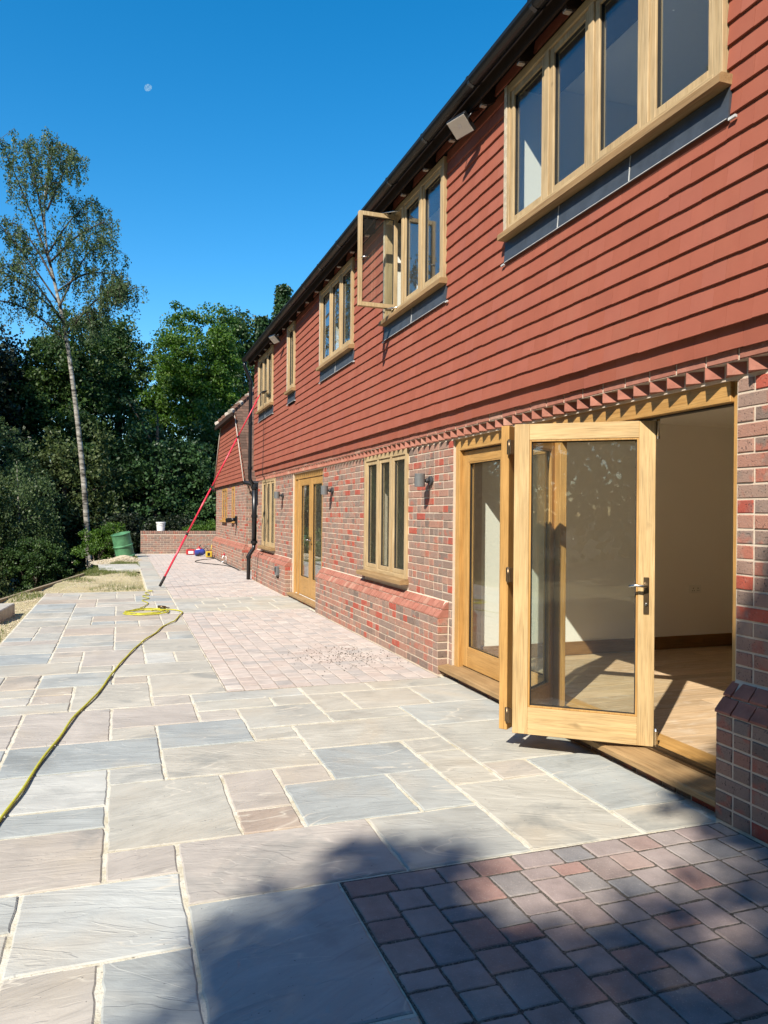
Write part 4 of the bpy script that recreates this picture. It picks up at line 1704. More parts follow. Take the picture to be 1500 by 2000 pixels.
for pl_ in (slope_n, slope_f, hip):
    thick_poly(b, pl_, .06)
wr = b.obj("wing_roof", "roof_tile", house)
b = MB()
ang = math.atan2(ridge_z - GZ0 + .05, HW0 + .18)
Ls = math.hypot(ridge_z - GZ0 + .05, HW0 + .18)
ns = int(Ls / .114)
for r_ in range(ns):
    s0 = r_ * .114
    yv = GYc - HW0 - .18 + math.cos(ang) * s0
    zv = GZ0 - .05 + math.sin(ang) * s0
    xl = WGX - .05
    if zv > GZ1 - .05:
        xl = ex + (rx - ex) * (zv - GZ1 + .05) / (ridge_z - GZ1 + .05)
    x = xl
    while x < 6.8:
        x2 = x + .165
        b.add([(x + .001, yv - .03, zv + .018), (x2 - .001, yv - .03, zv + .018), (x2 - .001, yv + .07, zv + .11), (x + .001, yv + .07, zv + .11),
               (x + .001, yv - .008, zv - .0), (x2 - .001, yv - .008, zv)], [(0, 1, 2, 3), (0, 4, 5, 1)], random.random())
        x = x2
b.obj("roof_tile_course", "roof_tile", wr, kind='stuff')
b = MB()
for pts_ in (((ex, GYc - HW1 - .12, GZ1 - .02), (rx, GYc, ridge_z + .03)), ((ex, GYc + HW1 + .12, GZ1 - .02), (rx, GYc, ridge_z + .03)), ((rx, GYc, ridge_z + .03), (8.0, GYc, ridge_z + .03))):
    A_, B_ = Vector(pts_[0]), Vector(pts_[1])
    n = max(2, int((B_ - A_).length / .15))
    for q in range(n):
        p0, p1 = A_.lerp(B_, q / n), A_.lerp(B_, (q + 1) / n + .02)
        b.tube([tuple(p0 + Vector((0, 0, .035))), tuple(p1)], [.085, .06], 7, tint=1.0, mi=0 if q % 3 else 1, smooth=False)
b.obj("hip_tile", ["roof_tile", "pale_mortar_trim"], wr, kind='stuff')
for sgn in (-1, 1):
    b = MB()
    b.tube([(WGX - .09, GYc + sgn * (HW0 + .03), GZ0 - .02), (WGX - .09, GYc + sgn * (HW1 + .03), GZ1 + .0)], .015, 6)
    b.obj("verge_mortar", "pale_mortar_trim", wr)
b = MB()
b.box(ex - .02, ex + .03, GYc - HW1 - .5, GYc + HW1 + .4, GZ1 - .14, GZ1 - .04)
b.box(WGX - .1, ex + .03, GYc - HW1 - .1, GYc + HW1 + .1, GZ1 - .12, GZ1 - .06)
b.obj("barge_board", "dark_timber", wr)
b = MB()
b.tube([(WGX - .12, GYc - HW0 - .22, GZ0 - .07), (6.5, GYc - HW0 - .22, GZ0 - .07)], .05, 8)
b.tube([(WGX - .12, GYc + HW0 + .22, GZ0 - .07), (6.5, GYc + HW0 + .22, GZ0 - .07)], .05, 8)
b.obj("wing_gutter", "black_plastic", wr)
for (a, c_, z0_, z1_, n_) in ((23.35, 24.45, 1.26, 2.24, 2), (21.75, 22.25, 1.26, 2.24, 1)):
    b = MB()
    b.box(WGX - .02, WGX + .05, a, a + .07, z0_, z1_, .3, .003)
    b.box(WGX - .02, WGX + .05, c_ - .07, c_, z0_, z1_, .6, .003)
    b.box(WGX - .021, WGX + .05, a + .07, c_ - .07, z1_ - .07, z1_, .6, .003)
    b.box(WGX - .021, WGX + .05, a + .07, c_ - .07, z0_, z0_ + .07, .6, .003)
    if n_ == 2:
        b.box(WGX - .019, WGX + .05, (a + c_) / 2 - .035, (a + c_) / 2 + .035, z0_ + .07, z1_ - .07, .6, .003)
    b.box(WGX - .09, WGX + .05, a - .03, c_ + .03, z0_ - .06, z0_ - .001, .6, .003)
    ww = b.obj("window", "oak_upright", house)
    b = MB()
    b.box(WGX + .0, WGX + .006, a + .07, c_ - .07, z0_ + .07, z1_ - .07)
    b.obj("glass_pane", "glass", ww)
    b = MB()  # dark sheet close behind the pane, standing for the unlit room
    b.box(WGX + .008, WGX + .012, a + .072, c_ - .072, z0_ + .072, z1_ - .072)
    b.obj("dark_room_sheet", "rubber", ww)


# ---- lamps on the wall
def wall_lamp(y, z, label):
    e_ = empty("wall_lamp", (D, y, z))
    tag(e_, label, "wall lamp", "grey cylinder lamps along the brick wall")
    b = MB()
    b.lathe([(.045, 0), (.047, .004), (.047, .022), (.043, .026)], (0, 0, .0), (-1, 0, 0), 18)
    b.obj("back_plate", "lamp_dark", e_)
    b = MB()
    b.tube([(-.02, 0, 0), (-.075, 0, 0)], .017, 10)
    b.tube([(-.045, 0, -.025), (-.045, 0, .025)], .012, 8)
    b.obj("lamp_arm", "lamp_dark", e_)
    b = MB()
    b.lathe([(.038, -.058), (.052, -.060), (.052, .066), (.050, .068), (.004, .068)], (-.125, 0, .0), (0, 0, 1), 24)
    b.obj("lamp_shade", "lamp_grey", e_)
    return e_


wall_lamp(6.89, 1.83, "grey cylinder wall lamp between the bifold doors and the nearest casement window")
wall_lamp(10.56, 1.83, "grey cylinder wall lamp just right of the open-brick french door, middle of three")
wall_lamp(14.06, 1.83, "grey cylinder wall lamp between the french door and the farthest ground floor window")


def floodlight(x, y, z, label, s=1.0):
    e_ = empty("floodlight", (x, y, z))
    tag(e_, label, "floodlight", "floodlights under the eaves")
    b = MB()
    b.box(-.018, .018, -.11, .11, -.085, .085, .5, .008)
    for q in range(7):
        b.box(.018, .034, -.09, .09, -.07 + q * .022, -.062 + q * .022)
    hd = b.obj("lamp_housing", "black_plastic", e_)
    b = MB()
    b.box(-.022, -.0185, -.10, .10, -.075, .075, .5, .001)
    ln = b.obj("lens", "flood_lens", e_)
    b = MB()
    b.lathe([(.022, .0222), (.018, .0235)], (0, 0, 0), (-1, 0, 0), 12)
    ch = b.obj("led_chip", "white_plastic", e_)  # white disc also stands for the bright glow at the lens centre
    for o_ in (hd, ln, ch):
        o_.rotation_euler = (0, R(-50), R(18))
    b = MB()
    b.tube([(0, .12, .0), (.05, .12, .07), (.10, .10, .10)], .008, 6)
    b.tube([(0, -.12, .0), (.05, -.12, .07), (.10, -.10, .10)], .008, 6)
    b.obj("bracket", "black_plastic", e_)
    return e_


floodlight(2.62, 5.66, 4.70, "white-faced floodlight under the eaves between the two nearest upper windows")
floodlight(2.62, 13.62, 4.66, "small floodlight under the eaves beside the narrow upper window")

# outdoor socket on the plinth
e_ = empty("outdoor_socket", (WX, 13.92, .42))
tag(e_, "grey weatherproof outdoor socket low on the brick plinth", "socket")
b = MB()
b.box(-.06, 0, -.075, .075, -.085, .085, .5, .01)
b.obj("socket_body", "lamp_grey", e_)
b = MB()
b.box(-.068, -.061, -.06, .06, -.02, .07, .5, .003)
b.obj("socket_lid", "lamp_dark", e_)
b = MB()
b.tube([(-.03, 0, -.085), (-.03, 0, -.115), (-.005, 0, -.13)], .012, 8)
b.obj("cable_gland", "black_plastic", e_)
# camera box on the wing
e_ = empty("security_camera", (WGX, 21.3, 1.29))
tag(e_, "black box-shaped security camera on the brick wall of the far wing", "camera")
b = MB()
b.box(-.05, 0, -.11, .11, -.11, .11, .5, .01)
b.obj("mounting_box", "black_plastic", e_)
b = MB()
b.tube([(-.05, 0, .02), (-.16, -.03, .0)], .05, 10)
b.lathe([(.06, 0), (.065, .02), (.065, .14), (.05, .15)], (-.16, -.02, .0), (-1, -.2, -.1), 14)
b.obj("camera_body", "black_plastic", e_)
b = MB()
b.tube([(-.02, .0, -.11), (-.02, .01, -.22)], .008, 6)
b.obj("cable", "rubber", e_)

# ================================================================== GARDEN WALL AND CLUTTER
gw = empty("garden_wall", (1.9, 28.2, 0))
tag(gw, "low brown brick garden wall closing the far end of the terrace", "wall")
b = MB()
b.box(.695 - 1.9, 3.6 - 1.9, 0.0, .215, -.1, .70)
gwm = b.obj("wall_core", "mortar", gw)
gp = Pieces("brick", "brick", gwm, 300)
for r_ in range(9):
    z = .0 + r_ * CH
    u = .69 - 1.9 - (r_ % 2) * .1125
    while u < 3.6 - 1.9:
        a, c_ = max(u, .69 - 1.9), min(u + .225, 3.6 - 1.9)
        u += .225
        if c_ - a < .03:
            continue
        P, Fc = pad((0, 0, 0), (1, 0, 0), (0, 0, 1), (0, -1, 0), a + .005, c_ - .005, z + .005, z + CH - .005, .006, .004, .001)
        gp.add(P, Fc, random.random() * .6, ((a + c_) / 2 + 1.9, 28.2, z), .017)
gp.build()
u = .685 - 1.9
cp = Pieces("coping_brick", "brick", gwm, 300)
while u < 3.6 - 1.9:
    t_ = MB()
    t_.box(u + .004, u + .071, -.012, .225, .705, .812, 0, .006)
    cp.add(t_.v, t_.f, random.random() * .8, (u + 1.9, 28.2, .76), .008)
    u += .075
cp.build()


def prof_thing(name, loc, label, cat):
    e2 = empty(name, loc)
    tag(e2, label, cat)
    return e2


bk = prof_thing("bucket", (1.38, 28.33, .812), "white plastic bucket with lid standing on the low brick garden wall", "bucket")
b = MB()
b.lathe([(.125, 0), (.13, .005), (.155, .27), (.165, .272), (.165, .285), (.158, .29)], n=24)
b.obj("bucket_body", "bucket_white", bk)
b = MB()
b.lathe([(.168, .288), (.172, .292), (.172, .315), (.165, .32), (.12, .322)], n=24)
b.obj("lid", "bucket_white", bk)
b = MB()
b.tube([(.166 * math.cos(a), .166 * math.sin(a), .26 - .05 * math.sin(a) * -1) for a in np.linspace(math.pi, 2 * math.pi, 12)], .004, 6)
b.obj("handle", "chrome", bk)

dr = prof_thing("oil_drum", (.24, 26.3, -.30), "tilted green drum half sunk behind the gravel heap by the garden wall", "drum")
b = MB()
b.lathe([(.30, 0), (.31, .015), (.295, .03), (.292, .32), (.318, .33), (.318, .36), (.292, .38), (.292, .68), (.318, .69), (.318, .72), (.292, .74), (.292, 1.08), (.31, 1.09), (.31, 1.11), (.29, 1.112), (.285, 1.09)], n=28)
b.obj("drum_body", "drum_green", dr)
b = MB()
b.lathe([(.285, 1.088), (.28, 1.092)], n=24)
b.obj("drum_lid", "drum_green", dr)
dr.rotation_euler = (R(5), R(-13), R(10))

# tools by the wing
tl = prof_thing("tool_case", (2.42, 27.35, 0), "red and white tool case lying on the paving by the far wall", "tool case")
b = MB()
b.box(-.28, .1, -.14, .14, .0, .24, .5, .03)
b.obj("case_body", "tool_red", tl)
b = MB()
b.box(-.2, .02, -.146, -.141, .05, .17, .5, .002)
b.obj("case_label", "white_plastic", tl)
b = MB()
b.tube([(-.18, 0, .24), (-.16, 0, .29), (0, 0, .29), (.02, 0, .24)], .014, 8)
b.obj("handle", "black_plastic", tl)
tl = prof_thing("petrol_can", (2.66, 27.5, .0), "rounded red petrol can behind the blue machine at the far end of the terrace", "can")
b = MB()
b.lathe([(.12, 0), (.15, .02), (.15, .22), (.11, .29), (.04, .31), (.035, .35)], n=18)
b.obj("can_body", "tool_red", tl)
b = MB()
b.tube([(0, 0, .35), (.06, 0, .42)], .018, 8)
b.obj("spout", "black_plastic", tl)
tl = prof_thing("pressure_washer", (2.58, 26.4, .0), "small blue machine with black wheels lying on the far paving", "pressure washer")
b = MB()
b.lathe([(.06, -.22), (.13, -.2), (.14, .12), (.10, .2), (.05, .22)], (0, 0, .16), (1, .3, .15), 16)
b.obj("motor_housing", "tool_blue", tl)
for sy in (-.13, .13):
    b = MB()
    b.lathe([(.03, -.02), (.10, -.02), (.10, .02), (.03, .02)], (-.1, sy, .10), (0, 1, 0), 16)
    b.obj("wheel", "rubber", tl)
b = MB()
b.box(-.16, .0, -.05, .05, .26, .30, .5, .01)
b.obj("top_panel", "white_plastic", tl)
b = MB()
b.tube([(.1, 0, .25), (.25, 0, .38), (.32, .02, .3), (.38, .02, .12)], .013, 8)
b.obj("handle", "black_plastic", tl)
tl = prof_thing("transformer_box", (2.78, 25.5, 0), "yellow site transformer box with dark opening on the far paving", "transformer")
b = MB()
b.box(-.13, .13, -.11, .11, .02, .26, .5, .025)
b.obj("transformer_body", "tool_yellow", tl)
b = MB()
b.box(-.07, .03, -.118, -.111, .08, .21, .5, .004)
b.obj("outlet_panel", "black_plastic", tl)
b = MB()
b.tube([(-.09, 0, .26), (-.08, 0, .31), (.08, 0, .31), (.09, 0, .26)], .013, 8)
b.obj("handle", "black_plastic", tl)
tl = prof_thing("hand_tool", (2.90, 26.0, 0), "yellow upright tool leaning on the splayed plinth of the far wing", "tool")
b = MB()
b.box(-.03, .03, -.09, .09, .0, .16, .5, .01)
b.obj("tool_base", "tool_yellow", tl)
b = MB()
b.tube([(.0, .03, .15), (.04, .05, .5)], .018, 8)
b.obj("tool_arm", "tool_yellow", tl)
for o_ in list(COL.objects):
    if o_.name in ('tool_case', 'petrol_can', 'pressure_washer', 'transformer_box', 'hand_tool'):
        o_.scale = (.8, .8, .8)
cb_ = MB()
pts_ = [(2.80, 25.4, .012), (2.86, 24.8, .012), (2.4, 24.2, .012), (2.15, 23.4, .012), (2.3, 22.6, .012), (2.75, 21.6, .012), (2.93, 20.6, .012)]


def smooth_pts(pts, n=6):
    P_ = [Vector(q) for q in pts]
    out = []
    for i in range(len(P_) - 1):
        p0, p1, p2, p3 = P_[max(i - 1, 0)], P_[i], P_[i + 1], P_[min(i + 2, len(P_) - 1)]
        for k_ in range(n):
            t_ = k_ / n
            out.append(tuple(0.5 * ((2 * p1) + (-p0 + p2) * t_ + (2 * p0 - 5 * p1 + 4 * p2 - p3) * t_ * t_ + (-p0 + 3 * p1 - 3 * p2 + p3) * t_ ** 3)))
    out.append(tuple(P_[-1]))
    return out


cb_.tube(smooth_pts(pts_, 8), .011, 6)
tag(cb_.obj("power_cable", "rubber"), "thin black cable curling over the far paving beside the wing", "cable")
# channel drain strip along the wing
cb_ = MB()
cb_.box(WGX - .19, WGX - .115, WY0 - .1, WY1, -.02, .006)
cb_.obj("drain_channel", "lamp_dark", terrace)
tl = prof_thing("garden_tap", (WGX - .112, 22.45, .0), "white and red standpipe tap low on the far wing plinth", "tap")
b = MB()
b.tube([(-.02, 0, .0), (-.02, 0, .20), (-.10, -.02, .24), (-.14, -.04, .16)], .022, 8)
b.tube([(-.05, .05, .08), (-.16, -.14, .05)], .02, 8)
b.obj("tap_body", "white_plastic", tl)
b = MB()
b.lathe([(.035, 0), (.04, .01), (.04, .03), (.03, .035)], (-.08, -.01, .25), (-.4, -.3, 1), 10)
b.obj("tap_wheel", "tool_red", tl)

# ---- water-fed pole
pl_ = empty("water_fed_pole", (.749, 15.54, 0))
tag(pl_, "red telescopic window cleaning pole leaning from the paving up to the farthest upper window", "pole")
PA_, PB_ = Vector((0, 0, 0.03)), Vector((2.66 - .749, 15.2 - 15.54, 3.93))
for q, (t0, t1, r0) in enumerate(((.0, .26, .021), (.26, .50, .018), (.50, .76, .0155), (.76, .985, .0125))):
    b = MB()
    b.tube([tuple(PA_.lerp(PB_, t0)), tuple(PA_.lerp(PB_, t1))], r0, 10)
    b.obj("pole_section", "pole_red", pl_)
    b = MB()
    b.tube([tuple(PA_.lerp(PB_, t0 - (0.0 if q else 0.0))), tuple(PA_.lerp(PB_, t0 + (.05 if q == 0 else .012)))], r0 + .006, 10)
    b.obj("clamp" if q else "end_grip", "rubber", pl_)
b = MB()
hd_ = PA_.lerp(PB_, 1.0)
b.tube([tuple(PA_.lerp(PB_, .98)), tuple(hd_), tuple(hd_ + Vector((.05, 0, .02)))], .012, 8)
b.tube([tuple(hd_ + Vector((.05, -.20, .0))), tuple(hd_ + Vector((.05, .20, .03)))], .02, 8)
b.obj("brush_head", "black_plastic", pl_)
b = MB()
for q in range(20):
    yy = -.19 + q * .02
    b.tube([tuple(hd_ + Vector((.055, yy, .0))), tuple(hd_ + Vector((.095, yy, .01)))], .007, 4)
b.obj("bristles", "bronze", pl_, kind='stuff')
# thin water line hanging down the front
b = MB()
b.tube(smooth_pts([(2.70, 15.2, 3.86), (2.735, 15.35, 3.40), (2.752, 15.42, 2.6), (2.745, 15.45, 2.29), (2.80, 15.50, 2.2), (2.88, 15.6, 1.9), (2.86, 15.8, .75), (2.80, 16.05, .62), (2.775, 16.1, .5), (2.77, 16.2, .02)], 6), .005, 5)
tag(b.obj("water_line", "rubber"), "thin dark water line hanging from the farthest upper window down the wall", "hose")

# ---- yellow hose
hp = [(-.62, 3.25), (-.575, 3.6), (-.529, 4.01), (-.49, 4.4), (-.437, 4.82), (-.37, 5.4), (-.286, 5.94), (-.17, 6.6), (-.053, 7.44), (.10, 8.3), (.263, 9.08), (.43, 9.75), (.548, 10.22), (.66, 10.55), (.705, 10.66), (.80, 11.1), (.88, 11.6)]
hp2 = [(.88, 11.6), (.80, 11.86), (.62, 11.98), (.44, 11.9)]
b = MB()
pts_ = []
pts_ = [(q[0], q[1], .0135 + .003 * math.sin(q[1] * 9)) for q in smooth_pts([(p_[0] + .010 * math.sin(p_[1] * 6), p_[1], 0) for p_ in hp + hp2[1:]], 5)]
b.tube(pts_, .0085, 8)
# coil
cpts = []
for q in range(150):
    a = q / 150 * 2 * math.pi * 4.2 + .6
    rx_ = .30 + .05 * math.sin(q * .13) + .02 * math.sin(q * .9)
    cpts.append((.40 + rx_ * .95 * math.cos(a) - .03 * (q / 150), 11.72 + rx_ * .95 * math.sin(a) + .02 * math.sin(q * .3), .011 + .004 * (q / 30) + .003 * math.sin(q)))
cpts += smooth_pts([(.30, 11.98, .05), (.36, 12.4, .015), (.44, 12.9, .013), (.36, 13.3, .013), (.48, 13.6, .013), (.38, 13.9, .02), (.50, 14.15, .013), (.44, 14.5, .013), (.58, 14.75, .02), (.50, 14.95, .015)], 6)
b.tube(cpts, .007, 7)
tag(b.obj("garden_hose", "hose_yellow"), "long yellow hose running across the flagstones to a loose coil", "hose")
b = MB()
b.tube([(.56, 11.95, .06), (.62, 11.90, .065), (.66, 11.93, .05)], [.022, .016, .02], 8)
b.tube([(.66, 11.93, .05), (.72, 11.99, .03)], .01, 6)
tag(b.obj("hose_connector", "bronze"), "brown hose connector lying on the yellow coil", "connector")

# ---- raised stone block and slab on the dirt
def stone_box(name, x0, x1, y0, y1, z0, z1, mat, label, cat, rot=0, group=None, tt=.5):
    b = MB()
    w, l_, h_ = x1 - x0, y1 - y0, z1 - z0
    b.box(-w / 2, w / 2, -l_ / 2, l_ / 2, 0, h_, tt, .012)
    o = b.obj(name, mat)
    o.location = ((x0 + x1) / 2, (y0 + y1) / 2, z0)
    o.rotation_euler = (0, 0, rot)
    tag(o, label, cat, group)
    return o


stone_box("kerb_block", -2.25, -1.52, 11.0, 12.4, -.05, .13, "concrete", "thick pale stone block at the left edge of the sandy ground", "stone block", R(-5))
stone_box("loose_slab", -.53, .50, 20.4, 22.4, -.05, .03, "sandstone", "pale loose flagstone lying on the dirt left of the far path", "slab", R(2), tt=.96)
# timber edging along the brink
for q in range(7):
    ya, yb2 = 8.0 + q * 2.4, 8.0 + q * 2.4 + 2.38
    b = MB()
    xa, xb = edge_x(ya), edge_x(yb2)
    V_ = []
    for (xx, yy) in ((xa, ya), (xb, yb2)):
        V_ += [(xx - .035, yy, -.5), (xx + .02, yy, -.5), (xx + .02, yy, -.005), (xx - .035, yy, .0)]
    b.add(V_, [(0, 1, 2, 3), (4, 7, 6, 5), (0, 4, 5, 1), (1, 5, 6, 2), (2, 6, 7, 3), (3, 7, 4, 0)])
    tag(b.obj("edging_board", "weathered_timber"), ["nearest", "second nearest", "third nearest", "middle", "third farthest", "second farthest", "farthest"][q] + " weathered timber edging board along the brink of the sandy ground", "edging board", "timber boards edging the sandy ground")

# gravel, grit and grass on the dirt
def scatter(name, n, region, maker, mat, label, cat, z=0.0):
    b = MB()
    for _ in range(n):
        q = region()
        if q is None:
            continue
        maker(b, q)
    o = b.obj(name, mat, kind='stuff')
    tag(o, label, cat)
    return o


def dirt_pt():
    y = random.uniform(5, 28)
    x = random.uniform(edge_x(y) + .1, .48 if y > 15.1 else -1.28)
    if y < 15.1 and x > -1.28:
        return None
    return (x, y, ground_z(x, y))


def stone(b, q, lo=.005, hi=.018):
    r_ = random.uniform(lo, hi)
    V_ = []
    for (dx, dy, dz) in ((1, 0, 0), (-1, 0, 0), (0, 1, 0), (0, -1, 0), (0, 0, 1), (0, 0, -1)):
        s_ = r_ * random.uniform(.6, 1.2)
        V_.append((q[0] + dx * s_, q[1] + dy * s_, q[2] + dz * s_ * .7 + r_ * .2))
    b.add(V_, [(0, 2, 4), (2, 1, 4), (1, 3, 4), (3, 0, 4), (2, 0, 5), (1, 2, 5), (3, 1, 5), (0, 3, 5)], random.random())


scatter("gravel", 6000, dirt_pt, stone, "gravel_stone", "loose pale gravel and stones strewn over the sandy ground", "gravel")


def heap_pt():
    a, r_ = random.uniform(0, 6.28), abs(random.gauss(0, .45))
    h_ = .17 * math.exp(-(r_ / .45) ** 2)
    return (.12 + r_ * math.cos(a) * .9, 24.6 + r_ * math.sin(a) * 1.6, -.04 + h_)


b = MB()
n1, n2 = 10, 20
V_ = [(.12, 24.6, .12)]
for i in range(1, n1 + 1):
    for j in range(n2):
        r_, a = i * .11, j / n2 * 6.283
        V_.append((.12 + r_ * math.cos(a) * .9, 24.6 + r_ * math.sin(a) * 1.6, -.06 + .18 * math.exp(-(r_ / .45) ** 2) + .015 * math.sin(j * 3 + i * 2)))
F_ = [(0, 1 + j, 1 + (j + 1) % n2) for j in range(n2)]
for i in range(n1 - 1):
    for j in range(n2):
        k2 = (j + 1) % n2
        F_.append((1 + i * n2 + j, 1 + (i + 1) * n2 + j, 1 + (i + 1) * n2 + k2, 1 + i * n2 + k2))
b.add(V_, F_, smooth=True)
for _ in range(1500):
    stone(b, heap_pt(), .01, .035)
tag(b.obj("gravel_heap", "gravel_stone", kind='stuff'), "small heap of pale gravel in front of the green drum", "gravel heap")

grass_spots = [(random.uniform(-1, 1), 0) for _ in range(0)]


def grass_pt():
    r_ = random.random()
    if r_ < .62:      # green verge before the birch
        y = random.uniform(19.5, 28.5)
        x = edge_x(y) + random.uniform(-.3, 1.3) * random.random()
    elif r_ < .68:    # left foreground tuft
        x, y = random.gauss(-1.62, .14), random.gauss(9.6, .5)
        if x > -1.29:
            return None
    else:
        y = random.uniform(7, 27)
        x = random.uniform(edge_x(y), .45 if y > 15.1 else -1.3)
        if math.sin(x * 3 + y * 1.3) + math.sin(y * 2.1 - x) < .75:
            return None
        if y < 15.1 and x > -1.29:
            return None
    return (x, y, ground_z(x, y))


def blade(b, q):
    for _ in range(3):
        h_ = random.uniform(.03, .11)
        a = random.uniform(0, 6.28)
        w = .004
        dx, dy = math.cos(a), math.sin(a)
        ox, oy = random.gauss(0, .02), random.gauss(0, .02)
        ln = random.uniform(.01, .06)
        x, y, z = q[0] + ox, q[1] + oy, q[2] - .005
        b.add([(x - dy * w, y + dx * w, z), (x + dy * w, y - dx * w, z), (x + dx * ln, y + dy * ln, z + h_)], [(0, 1, 2)], random.random())


scatter("grass", 15000, grass_pt, blade, "grass", "patchy short grass growing on the sandy ground before the trees", "grass")

# grit spilt on the far block paving
b = MB()
for _ in range(420):
    stone(b, (random.gauss(2.25, .28), random.gauss(7.6, .35), .004), .003, .009)
tag(b.obj("spilt_grit", "joint_sand", kind='stuff'), "dark grit spilt on the block paving near the brick plinth", "grit")


# ================================================================== TREES
def leaf_mesh(name, centers, radii, n_per, size, mat, parent=None, flat=0.6, droop=0.0, kind=None, seed=0, ntwig=0):
    g = np.random.default_rng(seed)
    C_ = np.repeat(np.asarray(centers, float), n_per, axis=0)
    Rr = np.repeat(np.asarray(radii, float).reshape(-1, 1), n_per, axis=0)
    N = len(C_)
    off = g.normal(0, 1, (N, 3))
    off /= np.linalg.norm(off, axis=1, keepdims=True) + 1e-9
    off *= (g.random((N, 1)) ** 0.45)
    off[:, 2] *= flat
    if droop:
        off[:, 2] -= droop * g.random(N)
    P = C_ + off * Rr
    a = g.normal(0, 1, (N, 3))
    if droop:
        a[:, 2] -= 1.2
    a /= np.linalg.norm(a, axis=1, keepdims=True)
    r_ = g.normal(0, 1, (N, 3))
    bb = np.cross(a, r_)
    bb /= np.linalg.norm(bb, axis=1, keepdims=True) + 1e-9
    s = size * g.uniform(.6, 1.25, (N, 1))
    v0, v1, v2, v3 = P - a * s * .5, P + bb * s * .3, P + a * s * .5, P - bb * s * .3
    V = np.stack([v0, v1, v2, v3], 1).reshape(-1, 3).astype(np.float32)
    me = bpy.data.meshes.new(name)
    me.vertices.add(4 * N)
    me.vertices.foreach_set("co", V.ravel())
    me.loops.add(4 * N)
    me.loops.foreach_set("vertex_index", np.arange(4 * N, dtype=np.int32))
    me.polygons.add(N)
    me.polygons.foreach_set("loop_start", np.arange(0, 4 * N, 4, dtype=np.int32))
    me.polygons.foreach_set("loop_total", np.full(N, 4, dtype=np.int32))
    me.materials.append(MATS[mat])
    at = me.attributes.new("tint", 'FLOAT', 'FACE')
    cl = np.repeat(g.random(len(centers)), n_per)
    tv = np.clip(0.55 * cl + 0.45 * g.random(N), 0, 1).astype(np.float32)
    at.data.foreach_set("value", tv)
    me.update(calc_edges=True)
    me.validate()
    o = bpy.data.objects.new(name, me)
    COL.objects.link(o)
    if parent is not None:
        o.parent = parent
    if kind:
        o['kind'] = kind
    return o


def tree(name, base, height, ells, nclump, per, size, mat, label, cat="tree", group=None, trunk_r=.25, lean=(0, 0), seed=1, clump_r=.55, bark="bark", flat=.7, shell=.5, conifer=False, droop=.0):
    g = np.random.default_rng(seed)
    e_ = empty(name, base)
    tag(e_, label, cat, group)
    cs, rs_ = [], []
    w = np.array([e[3] * e[4] * e[5] for e in ells]) ** .7
    w /= w.sum()
    for _ in range(nclump):
        e = ells[g.choice(len(ells), p=w)]
        d = g.normal(0, 1, 3)
        d /= np.linalg.norm(d)
        rad = g.uniform(shell, 1.0)
        rad *= 1 + .16 * math.sin(d[0] * 7 + d[2] * 5 + seed) + .10 * math.sin(d[1] * 11 + d[2] * 9)
        if conifer:
            zz = g.random() ** 1.15
            an = g.uniform(0, 6.28)
            rr_ = (1 - zz) * g.uniform(.45, 1.05) * (1 + .18 * math.sin(an * 5 + zz * 30))
            c = (e[0] + e[3] * rr_ * math.cos(an), e[1] + e[4] * rr_ * math.sin(an), e[2] + e[5] * zz)
        else:
            c = (e[0] + e[3] * d[0] * rad, e[1] + e[4] * d[1] * rad, e[2] + e[5] * d[2] * rad)
        cs.append(c)
        rs_.append(clump_r * g.uniform(.55, 1.25))
    b = MB()
    top = Vector((lean[0], lean[1], height * .86))
    pts = [Vector((0, 0, -.6)), Vector((lean[0] * .2, lean[1] * .2, height * .25)), Vector((lean[0] * .55, lean[1] * .5, height * .55)), top]
    b.tube([tuple(q) for q in pts], [trunk_r * 1.25, trunk_r, trunk_r * .6, trunk_r * .12], 9)
    for q in range(0, len(cs), max(1, len(cs) // 26)):
        c = Vector(cs[q])
        t_ = max(.15, min(.9, (c.z * .75) / height))
        s0 = pts[1].lerp(top, t_) if t_ > .25 else pts[1]
        mid = s0.lerp(c, .5) + Vector((0, 0, .15))
        b.tube([tuple(s0), tuple(mid), tuple(c)], [trunk_r * .22, trunk_r * .13, trunk_r * .04], 5, cap=False)
    b.obj("trunk", bark, e_)
    leaf_mesh("crown", cs, rs_, per, size, mat, e_, flat=flat, seed=seed, droop=droop)
    return e_


# far belt of wood that closes the horizon behind the single trees
g_ = np.random.default_rng(5)
cs = []
for _ in range(1100):
    a = g_.uniform(-1.25, 1.0)
    rr_ = g_.uniform(58, 74)
    cs.append((math.sin(a) * rr_, math.cos(a) * rr_, g_.uniform(-2.5, 7.0)))
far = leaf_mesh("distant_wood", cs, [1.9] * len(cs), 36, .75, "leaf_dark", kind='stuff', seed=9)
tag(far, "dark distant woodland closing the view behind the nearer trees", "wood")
cs = []
for _ in range(3400):      # unseen tree ring, made tall and close to dim skylight and pane reflections
    a = g_.uniform(2.0, 5.75)
    rr_ = g_.uniform(24, 33)
    cs.append((math.sin(a) * rr_, math.cos(a) * rr_, -2.5 + 18.5 * g_.random() ** .8 + 1.5 * math.sin(a * 9)))
far = leaf_mesh("unseen_wood", cs, [1.7] * len(cs), 40, .62, "leaf_mid", kind='stuff', seed=19)
tag(far, "unseen tall dense wood behind the viewer, added to dim the skylight", "wood")

